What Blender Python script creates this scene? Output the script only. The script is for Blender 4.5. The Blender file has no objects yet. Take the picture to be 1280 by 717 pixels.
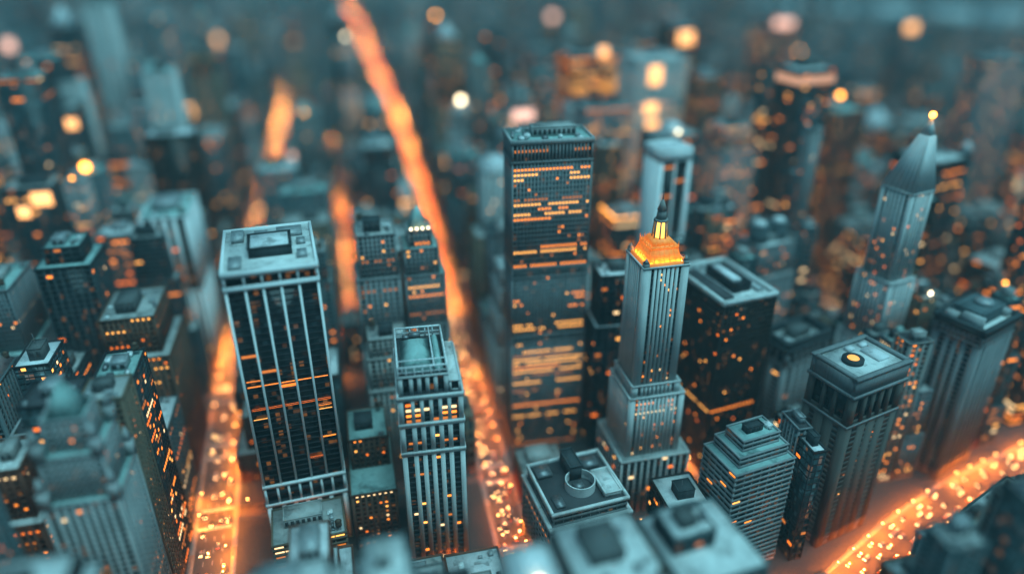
import bpy, math, random
import numpy as np

R = math.radians
rnd = random.Random(20240611)
scene = bpy.context.scene
col = scene.collection

# ------------------------------------------------------------------ camera
CAM_H, PITCH, HEAD, FPX = 380.0, R(27.0), R(13.4), 915.0       # FPX: focal length in pixels of a 1280 px wide frame
cd = bpy.data.cameras.new('camera')
cam = bpy.data.objects.new('camera', cd); col.objects.link(cam)
cam.location = (0, 0, CAM_H)
cam.rotation_euler = (R(90) - PITCH, 0, -HEAD)
cd.sensor_width = 360.0; cd.sensor_fit = 'HORIZONTAL'; cd.lens = 360.0 * FPX / 1280.0
cd.clip_start = 1.0; cd.clip_end = 30000
cd.dof.use_dof = True; cd.dof.focus_distance = 450.0
cd.dof.aperture_fstop = 0.0128; cd.dof.aperture_blades = 0
scene.camera = cam
CP = np.array([0, 0, CAM_H])
FW = np.array([math.sin(HEAD) * math.cos(PITCH), math.cos(HEAD) * math.cos(PITCH), -math.sin(PITCH)])
RT = np.array([math.cos(HEAD), -math.sin(HEAD), 0.0])
UP = np.array([math.sin(HEAD) * math.sin(PITCH), math.cos(HEAD) * math.sin(PITCH), math.cos(PITCH)])
def proj(x, y, z):
    p = np.array([x, y, z]) - CP; d = p @ FW
    if d < 1: return -9e9, -9e9, d
    return 640 + FPX * (p @ RT) / d, 358.5 - FPX * (p @ UP) / d, d
def pray(u, v):
    return FW + (u - 640) / FPX * RT + (358.5 - v) / FPX * UP

# ------------------------------------------------------------------ render settings, sky, sun
scene.render.engine = 'CYCLES'
cy = scene.cycles
cy.max_bounces = 4; cy.diffuse_bounces = 2; cy.glossy_bounces = 2; cy.transmission_bounces = 2
cy.volume_bounces = 0; cy.transparent_max_bounces = 4
cy.caustics_reflective = False; cy.caustics_refractive = False
cy.use_denoising = True
try: cy.denoiser = 'OPENIMAGEDENOISE'
except Exception: pass
cy.use_light_tree = True
cy.sample_clamp_indirect = 6.0
cy.use_adaptive_sampling = False
vs = scene.view_settings
vs.view_transform = 'Standard'; vs.look = 'None'; vs.exposure = 0.0; vs.gamma = 1.0; vs.use_curve_mapping = False

SUN_EL, SUN_AZ = R(70), R(140)     # azimuth clockwise from the avenue axis (+Y)
w = bpy.data.worlds.new('World'); scene.world = w; w.use_nodes = True
nt = w.node_tree; nt.nodes.clear()
sky = nt.nodes.new('ShaderNodeTexSky'); sky.sky_type = 'NISHITA'; sky.sun_disc = False
sky.sun_elevation = SUN_EL; sky.sun_rotation = SUN_AZ
sky.altitude = 200; sky.air_density = 1.0; sky.dust_density = 2.5; sky.ozone_density = 4.0
tint = nt.nodes.new('ShaderNodeMix'); tint.data_type = 'RGBA'; tint.blend_type = 'MULTIPLY'
tint.inputs[0].default_value = 1.0
tint.inputs[7].default_value = (0.36, 0.98, 1.0, 1)           # dusk teal of the whole sky
bg = nt.nodes.new('ShaderNodeBackground'); bg.inputs[1].default_value = 0.05
out = nt.nodes.new('ShaderNodeOutputWorld')
nt.links.new(sky.outputs[0], tint.inputs[6]); nt.links.new(tint.outputs[2], bg.inputs[0]); nt.links.new(bg.outputs[0], out.inputs[0])
sd = bpy.data.lights.new('sun', 'SUN'); sd.energy = 2.9; sd.angle = R(50); sd.color = (0.39, 0.89, 1.0)
sun = bpy.data.objects.new('sun', sd); col.objects.link(sun)
sun.rotation_euler = (R(90) - SUN_EL, 0, R(180) - SUN_AZ)

# ------------------------------------------------------------------ materials
def nodes(m):
    m.use_nodes = True; t = m.node_tree; return t, t.nodes['Principled BSDF']
def wall_mat(name, c, rough=0.85, var=0.35, scale=0.06, metallic=0.0):
    """weathered facade: large soft soiling, vertical rain streaks, a slightly different tone per building"""
    m = bpy.data.materials.new(name); t, b = nodes(m); N, L = t.nodes, t.links
    tc = N.new('ShaderNodeTexCoord')
    n1 = N.new('ShaderNodeTexNoise'); n1.inputs['Scale'].default_value = scale; n1.inputs['Detail'].default_value = 5
    mp = N.new('ShaderNodeMapping'); mp.inputs['Scale'].default_value = (1.1, 1.1, 0.035)
    n2 = N.new('ShaderNodeTexNoise'); n2.inputs['Scale'].default_value = 0.9; n2.inputs['Detail'].default_value = 3
    L.new(tc.outputs['Object'], n1.inputs['Vector']); L.new(tc.outputs['Object'], mp.inputs['Vector']); L.new(mp.outputs[0], n2.inputs['Vector'])
    ad = N.new('ShaderNodeMath'); ad.operation = 'ADD'; L.new(n1.outputs[0], ad.inputs[0]); L.new(n2.outputs[0], ad.inputs[1])
    oi = N.new('ShaderNodeObjectInfo')
    ad2 = N.new('ShaderNodeMath'); ad2.operation = 'MULTIPLY_ADD'; ad2.inputs[1].default_value = 0.35
    L.new(oi.outputs['Random'], ad2.inputs[0]); L.new(ad.outputs[0], ad2.inputs[2])
    mr = N.new('ShaderNodeMapRange'); mr.inputs[1].default_value = 0.7; mr.inputs[2].default_value = 1.65
    mr.inputs[3].default_value = 1 - var; mr.inputs[4].default_value = 1 + var
    L.new(ad2.outputs[0], mr.inputs[0])
    mx = N.new('ShaderNodeMix'); mx.data_type = 'RGBA'; mx.blend_type = 'MULTIPLY'; mx.inputs[0].default_value = 1
    mx.inputs[6].default_value = (*c, 1); L.new(mr.outputs[0], mx.inputs[7]); L.new(mx.outputs[2], b.inputs['Base Color'])
    b.inputs['Roughness'].default_value = rough; b.inputs['Metallic'].default_value = metallic
    b.inputs['Specular IOR Level'].default_value = 0.12
    return m
def glass_mat(name, c, rough=0.12, dim=0.0, thr=0.9, cell=(2.6, 2.6, 3.6), ecol=(1, .36, .07)):
    """dark window glass; panes differ in tone (blinds, rooms), a few rooms glow faintly"""
    m = bpy.data.materials.new(name); t, b = nodes(m); N, L = t.nodes, t.links
    tc = N.new('ShaderNodeTexCoord')
    dv = N.new('ShaderNodeVectorMath'); dv.operation = 'DIVIDE'; dv.inputs[1].default_value = cell
    fl = N.new('ShaderNodeVectorMath'); fl.operation = 'FLOOR'
    oi = N.new('ShaderNodeObjectInfo')
    av = N.new('ShaderNodeVectorMath'); av.operation = 'MULTIPLY_ADD'; av.inputs[1].default_value = (97, 53, 71)
    wn = N.new('ShaderNodeTexWhiteNoise'); wn.noise_dimensions = '3D'
    L.new(tc.outputs['Object'], dv.inputs[0]); L.new(dv.outputs[0], fl.inputs[0])
    L.new(oi.outputs['Random'], av.inputs[0]); L.new(fl.outputs[0], av.inputs[2]); L.new(av.outputs[0], wn.inputs['Vector'])
    cr = N.new('ShaderNodeValToRGB'); e = cr.color_ramp.elements
    e[0].position = 0; e[0].color = (*[q * .45 for q in c], 1); e[1].position = 1; e[1].color = (*[min(1, q * 2.6) for q in c], 1)
    mid = e.new(.8); mid.color = (*c, 1)
    L.new(wn.outputs[0], cr.inputs[0]); L.new(cr.outputs[0], b.inputs['Base Color'])
    b.inputs['Roughness'].default_value = rough; b.inputs['Specular IOR Level'].default_value = .22
    if dim > 0:
        mr = N.new('ShaderNodeMapRange'); mr.inputs[1].default_value = thr; mr.inputs[2].default_value = 1.0
        mr.inputs[3].default_value = 0; mr.inputs[4].default_value = dim
        sp = N.new('ShaderNodeSeparateColor'); L.new(wn.outputs[1], sp.inputs[0]); L.new(sp.outputs[1], mr.inputs[0])
        b.inputs['Emission Color'].default_value = (*ecol, 1); L.new(mr.outputs[0], b.inputs['Emission Strength'])
        m.cycles.emission_sampling = 'NONE'
    return m
def plain(name, c, rough=0.6, metallic=0.0):
    m = bpy.data.materials.new(name); t, b = nodes(m); N, L = t.nodes, t.links
    n = N.new('ShaderNodeTexNoise'); n.inputs['Scale'].default_value = 0.6; n.inputs['Detail'].default_value = 6
    tc = N.new('ShaderNodeTexCoord'); L.new(tc.outputs['Object'], n.inputs['Vector'])
    cr = N.new('ShaderNodeValToRGB'); e = cr.color_ramp.elements
    e[0].position = .3; e[0].color = (*[q * .7 for q in c], 1); e[1].position = .7; e[1].color = (*[min(1, q * 1.25) for q in c], 1)
    L.new(n.outputs[0], cr.inputs[0]); L.new(cr.outputs[0], b.inputs['Base Color'])
    b.inputs['Roughness'].default_value = rough; b.inputs['Metallic'].default_value = metallic
    return m
def emit(name, c, s, sample=False):
    m = bpy.data.materials.new(name); t, b = nodes(m)
    b.inputs['Base Color'].default_value = (.05, .05, .05, 1)
    b.inputs['Emission Color'].default_value = (*c, 1); b.inputs['Emission Strength'].default_value = s
    m.cycles.emission_sampling = 'FRONT' if sample else 'NONE'
    return m

WALL = {k: wall_mat('facade ' + k, c, *a) for k, (c, *a) in {
    'limestone': ((.24, .24, .23),), 'pale grey': ((.36, .37, .37),), 'grey concrete': ((.12, .125, .125),),
    'teal grey': ((.10, .135, .145),), 'tan': ((.17, .125, .09),), 'brown brick': ((.11, .06, .042),),
    'red brick': ((.15, .06, .04),), 'charcoal': ((.028, .03, .034), .5), 'dark bronze': ((.022, .016, .014), .5),
    'white': ((.86, .87, .87), .6, .10), 'slate': ((.05, .06, .065),), 'bright stone': ((.58, .59, .58), .8, .25), 'taupe': ((.115, .10, .09), .8, .25), 'mid stone': ((.25, .26, .265),), 'steel': ((.19, .205, .215), .4),
}.items()}
def roof_mat(name, c):
    """sheet roofing: patched panels, ponding stains, fine grit"""
    m = bpy.data.materials.new(name); t, b = nodes(m); N, L = t.nodes, t.links
    tc = N.new('ShaderNodeTexCoord')
    vo = N.new('ShaderNodeTexVoronoi'); vo.distance = 'MANHATTAN'; vo.inputs['Scale'].default_value = .13
    n1 = N.new('ShaderNodeTexNoise'); n1.inputs['Scale'].default_value = .16; n1.inputs['Detail'].default_value = 7; n1.inputs['Roughness'].default_value = .65
    sp = N.new('ShaderNodeSeparateColor')
    L.new(tc.outputs['Object'], vo.inputs['Vector']); L.new(tc.outputs['Object'], n1.inputs['Vector']); L.new(vo.outputs['Color'], sp.inputs[0])
    ad = N.new('ShaderNodeMath'); ad.operation = 'MULTIPLY_ADD'; ad.inputs[1].default_value = .32
    L.new(sp.outputs[0], ad.inputs[0]); L.new(n1.outputs[0], ad.inputs[2])
    cr = N.new('ShaderNodeValToRGB'); e = cr.color_ramp.elements
    e[0].position = .38; e[0].color = (*[q * .42 for q in c], 1); e[1].position = .85; e[1].color = (*[min(.85, q * 1.12) for q in c], 1)
    mid = e.new(.55); mid.color = (*[q * .88 for q in c], 1)
    L.new(ad.outputs[0], cr.inputs[0]); L.new(cr.outputs[0], b.inputs['Base Color']); b.inputs['Roughness'].default_value = .85
    return m
ROOF = {k: roof_mat('roof ' + k, c) for k, c in {'pale membrane': (.66, .67, .66), 'grey gravel': (.38, .38, .37), 'dark tar': (.06, .06, .065),
        'copper green': (.30, .46, .44), 'silver': (.72, .73, .74)}.items()}
GLASS = {'dark': glass_mat('glass dark', (.014, .018, .02), .12, .18, .9), 'teal': glass_mat('glass teal', (.045, .075, .082), .1, .18, .9),
         'brown': glass_mat('glass brown', (.022, .015, .012), .15, .25, .88), 'plain': glass_mat('glass unlit', (.014, .02, .023), .1)}
FARGLASS = glass_mat('far glass', (.02, .028, .03), .2, 1.1, .9, (4.5, 4.5, 4.2))
LITM = {'amber': emit('lit window amber', (1, .26, .024), 2.5), 'gold': emit('lit window gold', (1, .42, .08), 2.8),
        'red': emit('lit window red orange', (1, .19, .012), 2.0), 'white': emit('lit window cream', (1, .66, .32), 2.2), 'dim': emit('lit window dim', (1, .27, .03), .8)}
METAL = plain('painted steel', (.2, .21, .22), .45, .6); WOOD = plain('tank cedar', (.12, .075, .05), .85)
UNITM = plain('rooftop unit grey', (.34, .36, .37), .5, .2); DARKM = plain('louvre dark', (.03, .03, .033), .6)
WHITEP = plain('white paint', (.78, .8, .8), .5)
ASPHALT = plain('asphalt', (.055, .054, .052), .75); PAVE = plain('paving concrete', (.2, .195, .185), .85); EARTH = plain('city ground', (.045, .045, .044), .95)
PAINT = plain('road paint', (.75, .73, .68), .6)

# ------------------------------------------------------------------ mesh builder
class MB:
    def __init__(s): s.v, s.f, s.m, s.bx, s.bm = [], [], [], [], []
    def box(s, x0, x1, y0, y1, z0, z1, mi=0): s.bx.append((x0, x1, y0, y1, z0, z1)); s.bm.append(mi)
    def poly(s, pts, faces, mi=0):
        k = len(s.v); s.v += [tuple(p) for p in pts]; s.f += [tuple(i + k for i in q) for q in faces]; s.m += [mi] * len(faces)
    def cyl(s, cx, cy, r0, r1, z0, z1, n=12, mi=0, a0=0.0, cap=True):
        p = [(cx + r * math.cos(a0 + 2 * math.pi * i / n), cy + r * math.sin(a0 + 2 * math.pi * i / n), z) for r, z in ((r0, z0), (r1, z1)) for i in range(n)]
        f = [(i, (i + 1) % n, n + (i + 1) % n, n + i) for i in range(n)]
        if cap: f += [tuple(range(n, 2 * n)), tuple(range(n - 1, -1, -1))]
        s.poly(p, f, mi)
    def frustum(s, a, z0, b, z1, mi=0):      # a, b: (x0, x1, y0, y1)
        p = [(a[0], a[2], z0), (a[1], a[2], z0), (a[1], a[3], z0), (a[0], a[3], z0), (b[0], b[2], z1), (b[1], b[2], z1), (b[1], b[3], z1), (b[0], b[3], z1)]
        s.poly(p, [(0, 1, 5, 4), (1, 2, 6, 5), (2, 3, 7, 6), (3, 0, 4, 7), (4, 5, 6, 7), (3, 2, 1, 0)], mi)
    def bar(s, p, q, r, n=6, mi=0):
        p, q = np.array(p, float), np.array(q, float); d = q - p; d /= np.linalg.norm(d)
        a = np.cross(d, (0, 0, 1) if abs(d[2]) < .9 else (1, 0, 0)); a /= np.linalg.norm(a); b = np.cross(d, a)
        pts = [tuple(c + r * (math.cos(2 * math.pi * i / n) * a + math.sin(2 * math.pi * i / n) * b)) for c in (p, q) for i in range(n)]
        s.poly(pts, [(i, n + i, n + (i + 1) % n, (i + 1) % n) for i in range(n)] + [tuple(range(n)), tuple(range(2 * n - 1, n - 1, -1))], mi)
    def ring(s, x0, x1, y0, y1, z0, z1, t, mi=0):
        s.box(x0, x1, y0, y0 + t, z0, z1, mi); s.box(x0, x1, y1 - t, y1, z0, z1, mi)
        s.box(x0, x0 + t, y0 + t, y1 - t, z0, z1, mi); s.box(x1 - t, x1, y0 + t, y1 - t, z0, z1, mi)
    def empty(s): return not (s.v or s.bx)
    def mesh(s, name, mats):
        me = bpy.data.meshes.new(name)
        V = np.array(s.v, float).reshape(-1, 3); nv = len(V)
        loops = [i for f in s.f for i in f]; sizes = [len(f) for f in s.f]; mi = list(s.m)
        if s.bx:
            B = np.array(s.bx, float); n = len(B)
            idx = [(0, 2, 4), (1, 2, 4), (1, 3, 4), (0, 3, 4), (0, 2, 5), (1, 2, 5), (1, 3, 5), (0, 3, 5)]
            bv = np.stack([B[:, list(i)] for i in idx], 1).reshape(-1, 3)
            q = np.array([(0, 1, 5, 4), (1, 2, 6, 5), (2, 3, 7, 6), (3, 0, 4, 7), (4, 5, 6, 7), (3, 2, 1, 0)]).reshape(-1)
            bl = (np.arange(n)[:, None] * 8 + q[None, :] + nv).reshape(-1)
            V = np.concatenate([V, bv]); loops = np.concatenate([np.array(loops, int), bl]); sizes = np.concatenate([np.array(sizes, int), np.full(n * 6, 4)])
            mi = np.concatenate([np.array(mi, int), np.repeat(np.array(s.bm, int), 6)])
        loops = np.array(loops, np.int32); sizes = np.array(sizes, np.int32)
        me.vertices.add(len(V)); me.vertices.foreach_set('co', V.astype(np.float32).ravel())
        me.loops.add(len(loops)); me.loops.foreach_set('vertex_index', loops)
        me.polygons.add(len(sizes)); st = np.zeros(len(sizes), np.int32); st[1:] = np.cumsum(sizes)[:-1]
        me.polygons.foreach_set('loop_start', st)
        for m in (mats if isinstance(mats, (list, tuple)) else [mats]): me.materials.append(m)
        me.polygons.foreach_set('material_index', np.array(mi, np.int32))
        me.update(calc_edges=True)
        return me
    def build(s, name, mats, parent=None):
        o = bpy.data.objects.new(name, s.mesh(name, mats)); col.objects.link(o)
        if parent is not None: o.parent = parent
        return o
def tag(o, label=None, cat=None, group=None, kind=None):
    if label: o['label'] = label
    if cat: o['category'] = cat
    if group: o['group'] = group
    if kind: o['kind'] = kind
    return o
def empty(name, x, y, rot=0.0):
    o = bpy.data.objects.new(name, None); col.objects.link(o); o.empty_display_size = 5
    o.location = (x, y, 0); o.rotation_euler = (0, 0, rot); return o

WIN = {}
for k, m in LITM.items():
    b = MB(); b.box(-.5, .5, -.5, .5, -.5, .5); WIN[k] = b.mesh('lit_window', m)

# ------------------------------------------------------------------ facades
ST = {  # bay, pier width, pier depth, floor height, spandrel height, spandrel depth, corner pier
    'punched': (3.6, 1.9, .55, 3.8, 1.9, .40, 2.2), 'pilaster': (4.2, 1.7, .9, 3.9, 1.5, .35, 2.2), 'ribs': (2.4, .8, .8, 3.45, 1.35, .3, 1.2),
    'bands': (6.0, .5, .35, 4.0, 1.9, .6, .8), 'curtain': (3.2, .3, .3, 4.0, .8, .18, .6), 'grid': (5.0, .9, .7, 4.2, .9, .6, 1.0), 'fine': (3.0, 1.3, .5, 3.6, 1.5, .38, 1.6),
}
FACES = 'SENW'
def facade(W, G, t, st, cells, spn=None, core=True):
    """piers and spandrels standing in front of a glass core; collects the window openings"""
    x0, x1, y0, y1, z0, z1 = t
    bay, pw, pd, fh, sh, sdp, cw = st
    S = spn if spn is not None else W
    if core: G.box(x0 + pd, x1 - pd, y0 + pd, y1 - pd, z0, z1 - .15)
    for cx, cyy in ((x0, y0), (x1 - cw, y0), (x0, y1 - cw), (x1 - cw, y1 - cw)): W.box(cx, cx + cw, cyy, cyy + cw, z0, z1)
    nf = max(1, round((z1 - z0) / fh)); fz = (z1 - z0) / nf; sh = min(sh, fz * .8)
    dep = pd + .25
    for f in FACES:
        Lx = (x1 - x0) if f in 'SN' else (y1 - y0)
        n = max(1, round((Lx - 2 * cw) / bay)); b = (Lx - 2 * cw) / n
        for i in range(1, n):
            c = cw + b * i
            if f == 'S': W.box(x0 + c - pw / 2, x0 + c + pw / 2, y0, y0 + dep, z0, z1)
            elif f == 'N': W.box(x0 + c - pw / 2, x0 + c + pw / 2, y1 - dep, y1, z0, z1)
            elif f == 'W': W.box(x0, x0 + dep, y0 + c - pw / 2, y0 + c + pw / 2, z0, z1)
            else: W.box(x1 - dep, x1, y0 + c - pw / 2, y0 + c + pw / 2, z0, z1)
        if cells is not None:
            for k in range(nf):
                zc = z0 + k * fz + sh + (fz - sh) / 2
                row = []
                for i in range(n):
                    a = cw + b * (i + .5); o = pd - .06
                    p = {'S': (x0 + a, y0 + o), 'N': (x0 + a, y1 - o), 'W': (x0 + o, y0 + a), 'E': (x1 - o, y0 + a)}[f]
                    row.append((f, p[0], p[1], zc, b - pw - .15, min((fz - sh) * .62, 1.9)))
                cells.append(row)
    ins = pd - sdp
    for k in range(nf):
        a, b = z0 + k * fz, z0 + k * fz + sh
        S.box(x0 + ins, x1 - ins, y0 + ins, y0 + dep, a, b); S.box(x0 + ins, x1 - ins, y1 - dep, y1 - ins, a, b)
        S.box(x0 + ins, x0 + dep, y0 + dep, y1 - dep, a, b); S.box(x1 - dep, x1 - ins, y0 + dep, y1 - dep, a, b)
def cap(W, RF, t, h=1.2, o=.35):
    x0, x1, y0, y1, z0, z1 = t
    W.ring(x0 - o, x1 + o, y0 - o, y1 + o, z1, z1 + h, .7 + o)
    RF.append((x0 + .3, x1 - .3, y0 + .3, y1 - .3, z1 - .1, z1 + .3))
def roofs(RF, m, root):
    for i, q in enumerate(RF):
        b = MB(); b.box(*q); b.build('roof' if i == len(RF) - 1 else 'roof_terrace', m, root)
def choose_lit(cells, p, rowp, rng, rows=None, cols=('amber', 'amber', 'gold', 'dim', 'dim', 'red', 'white')):
    """offices light up floor by floor: some floors in runs, the rest a window here and there"""
    res = []
    act = {}
    for row in cells:
        z = round(row[0][3], 1)
        if z not in act: act[z] = rng.random() < rowp if rows is None else any(abs(z - q) < 1.6 for q in rows)
        c = rng.choice(cols); i = 0; n = len(row)
        fill = rng.uniform(.35, 1.0)
        while i < n:
            if act[z] and rng.random() < fill:
                L = rng.randint(2, max(2, n // 2))
                for j in range(i, min(n, i + L)): res.append((*row[j], c))
                i += L + rng.randint(0, 2)
            else:
                if rng.random() < p: res.append((*row[i], rng.choice(cols)))
                i += 1 if not act[z] else rng.randint(1, max(1, n // 3))
    return res
def put_lit(root, lit, most):
    """each lit window is a part of its own; past MOST the smaller ones are one part"""
    c, s = math.cos(root.rotation_euler.z), math.sin(root.rotation_euler.z)
    X, Y = root.location.x, root.location.y
    def key(q):
        nx, ny = {'S': (0, -1), 'N': (0, 1), 'W': (-1, 0), 'E': (1, 0)}[q[0]]
        wx, wy = X + c * q[1] - s * q[2], Y + s * q[1] + c * q[2]
        gx, gy = c * nx - s * ny, s * nx + c * ny
        d2 = wx * wx + wy * wy + (CAM_H - q[3]) ** 2
        facing = -(gx * wx + gy * wy) / math.sqrt(d2)
        return -(facing * q[4] * q[5] / d2) if facing > 0 else 1
    lit = sorted(lit, key=key)
    for q in lit[:most]:
        o = bpy.data.objects.new('lit_window', WIN[q[6]]); col.objects.link(o); o.parent = root
        o.location = (q[1], q[2], q[3])
        o.scale = (q[4], .12, q[5]) if q[0] in 'SN' else (.12, q[4], q[5])
    rest = lit[most:]
    if rest:
        ks = list(LITM); b = MB()
        for f, x, y, z, ww, hh, k in rest:
            a, d = (ww / 2, .06) if f in 'SN' else (.06, ww / 2)
            b.box(x - a, x + a, y - d, y + d, z - hh / 2, z + hh / 2, ks.index(k))
        tag(b.build('lit_window', [LITM[k] for k in ks], root), kind='stuff')
def roof_kit(root, t, rng, level=2, pent=True, tank=True, dense=1.0):
    """plant rooms, air handlers, ducts and timber water tanks on a roof"""
    x0, x1, y0, y1, _, z = t; z += .3
    w, d = x1 - x0, y1 - y0
    if w < 8 or d < 8: return
    px = None
    if pent:
        pw, pd_, ph = w * rng.uniform(.3, .55), d * rng.uniform(.3, .5), rng.uniform(4, 8)
        cx, cyy = (x0 + x1) / 2 + rng.uniform(-.12, .12) * w, (y0 + y1) / 2 + rng.uniform(-.08, .15) * d
        p = MB(); p.box(cx - pw / 2, cx + pw / 2, cyy - pd_ / 2, cyy + pd_ / 2, z, z + ph)
        p.ring(cx - pw / 2 - .25, cx + pw / 2 + .25, cyy - pd_ / 2 - .25, cyy + pd_ / 2 + .25, z + ph, z + ph + .6, .6)
        o = p.build('plant_room', rng.choice([UNITM, WALL['grey concrete'], WALL['slate'], ROOF['grey gravel']]), root)
        if level > 1:
            lv = MB()
            n = max(2, int(pw / 3))
            for i in range(n):
                a = cx - pw / 2 + (i + .2) * pw / n
                lv.box(a, a + .6 * pw / n, cyy - pd_ / 2 - .08, cyy - pd_ / 2 + .2, z + ph * .25, z + ph * .8)
            lv.build('louvre', DARKM, o)
        px = (cx - pw / 2 - 1, cx + pw / 2 + 1, cyy - pd_ / 2 - 1, cyy + pd_ / 2 + 1)
    if level > 1:
        for _ in range(int(rng.randint(6, 13) * dense)):
            a, b, h = rng.uniform(1.5, 4), rng.uniform(1.5, 5), rng.uniform(1, 2.6)
            if w < a + 4 or d < b + 4: continue
            ux, uy = rng.uniform(x0 + 1.5, x1 - a - 1.5), rng.uniform(y0 + 1.5, y1 - b - 1.5)
            if px and ux < px[1] and ux + a > px[0] and uy < px[3] and uy + b > px[2]: continue
            u = MB(); u.box(ux, ux + a, uy, uy + b, z + .3, z + h); u.box(ux + .2, ux + a - .2, uy + .2, uy + b - .2, z - .05, z + .3)
            u.cyl(ux + a / 2, uy + b / 2, min(a, b) * .36, min(a, b) * .36, z + h, z + h + .35, 10)
            u.build('air_handler', rng.choice([UNITM, METAL, WHITEP]), root)
        if tank and rng.random() < .75:
            tx, ty = rng.choice([(x0 + 4, y1 - 4), (x1 - 4, y1 - 4), (x1 - 4, y0 + 4)])
            if not (px and px[0] - 2 < tx < px[1] + 2 and px[2] - 2 < ty < px[3] + 2):
                k = MB(); k.cyl(tx, ty, 2, 1.9, z + 3.2, z + 6.6, 14); k.cyl(tx, ty, 2.2, .15, z + 6.6, z + 8, 14)
                k = k.build('water_tank', WOOD, root)
                lg = MB()
                for i in range(4):
                    a = math.pi / 4 + i * math.pi / 2
                    lg.bar((tx + 1.6 * math.cos(a), ty + 1.6 * math.sin(a), z - .1), (tx + 1.6 * math.cos(a), ty + 1.6 * math.sin(a), z + 3.3), .16)
                lg.build('tank_stand', METAL, k)
def mast(root, x, y, z0, z1, r=.5):
    m = MB(); m.cyl(x, y, r, r * .25, z0, z1, 8); return m.build('mast', METAL, root)
def beacon(root, x, y, z, r, m):
    b = MB(); n = 10
    for i in range(5):
        a, c = -math.pi / 2 + math.pi * i / 5, -math.pi / 2 + math.pi * (i + 1) / 5
        b.cyl(x, y, max(.01, r * math.cos(a)), max(.01, r * math.cos(c)), z + r * math.sin(a), z + r * math.sin(c), n, cap=False)
    return b.build('beacon', m, root)
BEAC = emit('beacon amber', (1, .36, .04), 12); BEACW = emit('beacon white', (1, .80, .50), 10); SIGN = emit('lit sign amber', (1, .45, .15), 3.0)
SIGNP = emit('lit sign rose', (1, .55, .42), 2.2)

HEROES = []        # (footprint box, landmark words, protected polygon in the picture, distance plane y)
def centre(corner, w, d, rot):
    c, s = math.cos(rot), math.sin(rot)
    return corner[0] + c * w / 2 - s * d / 2, corner[1] + s * w / 2 + c * d / 2
def foot(x, y, w, d, rot, pad=2.5):
    c, s = abs(math.cos(rot)), abs(math.sin(rot))
    a, b = (w * c + d * s) / 2 + pad, (w * s + d * c) / 2 + pad
    return (x - a, x + a, y - b, y + b)
def tower(name, label, cat, corner, w, d, rot, tiers, wall, glass='dark', roof='grey gravel', style='punched', lit=(.03, .06), rows=None,
          cols=('amber', 'amber', 'gold', 'dim', 'dim', 'red', 'white'), kit=True, most=100, seed=1, spandrel=None, guard=None, mark=None, level=2, group='towers of the city centre', kw={}):
    """tiers: (z1, w, d, ox, oy[, style]) from the ground up; corner: the near left corner on the ground"""
    rng = random.Random(seed * 7919 + 13)
    rot = R(rot); x, y = centre(corner, w, d, rot)
    root = tag(empty(name, x, y, rot), label, cat, group)
    W, G, RF, S = MB(), MB(), [], (MB() if spandrel else None)
    cells = []; z0 = 0; last = None
    for i, tr in enumerate(tiers):
        z1, tw, td, ox, oy = tr[:5]; st = ST[tr[5]] if len(tr) > 5 and isinstance(tr[5], str) else (tr[5] if len(tr) > 5 else (ST[style] if isinstance(style, str) else style))
        t = (ox - tw / 2, ox + tw / 2, oy - td / 2, oy + td / 2, z0, z1)
        facade(W, G, t, st, cells, S); cap(W, RF, t); last = t; z0 = z1
    W.build('wall', WALL[wall], root); G.build('glazing', GLASS[glass], root); roofs(RF, ROOF[roof], root)
    if S and not S.empty(): S.build('spandrel', WALL[spandrel], root)
    put_lit(root, choose_lit(cells, *lit, rng, rows, cols), most)
    if kit: roof_kit(root, last, rng, level, **kw)
    HEROES.append((foot(x, y, w, d, rot), mark, guard, corner[1], root, tiers[-1][0]))
    return root, last, rng

# ------------------------------------------------------------------ the towers one can tell apart
# 1 white-ribbed dark glass slab
root, t, rng = tower('glass_slab', 'dark glass slab tower with five bays between white ribs and a flat pale roof', 'tower', (-71, 382), 51, 64, 4,
    [(41, 51, 64, 0, 0, (7.2, 2.6, 1.2, 4.1, 1.2, .4, 3)), (56, 51, 64, 0, 0, (7.2, 1.4, 1.0, 7.5, 2.8, .98, 1.6)), (197, 51, 64, 0, 0, (9.7, 1.3, 1.1, 3.9, .75, .3, 1.5)), (205, 51, 64, 0, 0, (9.7, 1.3, 1.1, 6.5, 1.6, .9, 1.5))],
    'white', 'dark', 'pale membrane', lit=(.008, .0), spandrel='charcoal', kit=False, seed=1, mark='white-ribbed glass slab',
    guard=[(275, 286), (395, 280), (430, 612), (335, 640)])
p = MB(); p.box(-11, 13, -13, 9, 205.2, 211); p.ring(-11.4, 13.4, -13.4, 9.4, 211, 211.8, .8); po = p.build('plant_room', WALL['slate'], root)
p = MB(); p.box(-9.5, 11.5, -11.5, 7.5, 211.0, 211.5); p.build('plant_roof', ROOF['silver'], po)
for (a, b, c, d, h) in ((-22, -15, -26, -12, 2.2), (15.5, 21, -20, -12, 2.6), (-21, -14, 12, 26, 3), (5, 20, 14, 26, 2.4), (-8, 0, 16, 25, 1.8), (16, 21, 0, 7, 2)):
    u = MB(); u.box(a, b, c, d, 205.6, 205.3 + h); u.box(a + .3, b - .3, c + .3, d - .3, 205.2, 205.7); u.build('air_handler', UNITM, root)
for zz in (41, 56, 196.4):
    b = MB(); b.ring(-26, 26, -32.5, 32.5, zz - 1.2, zz + .9, 1.0); b.build('belt_course', WALL['white'], root)
b = MB(); b.ring(-26.2, 26.2, -32.7, 32.7, 203.6, 206.8, 1.6); b.build('parapet', WALL['white'], root)

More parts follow.
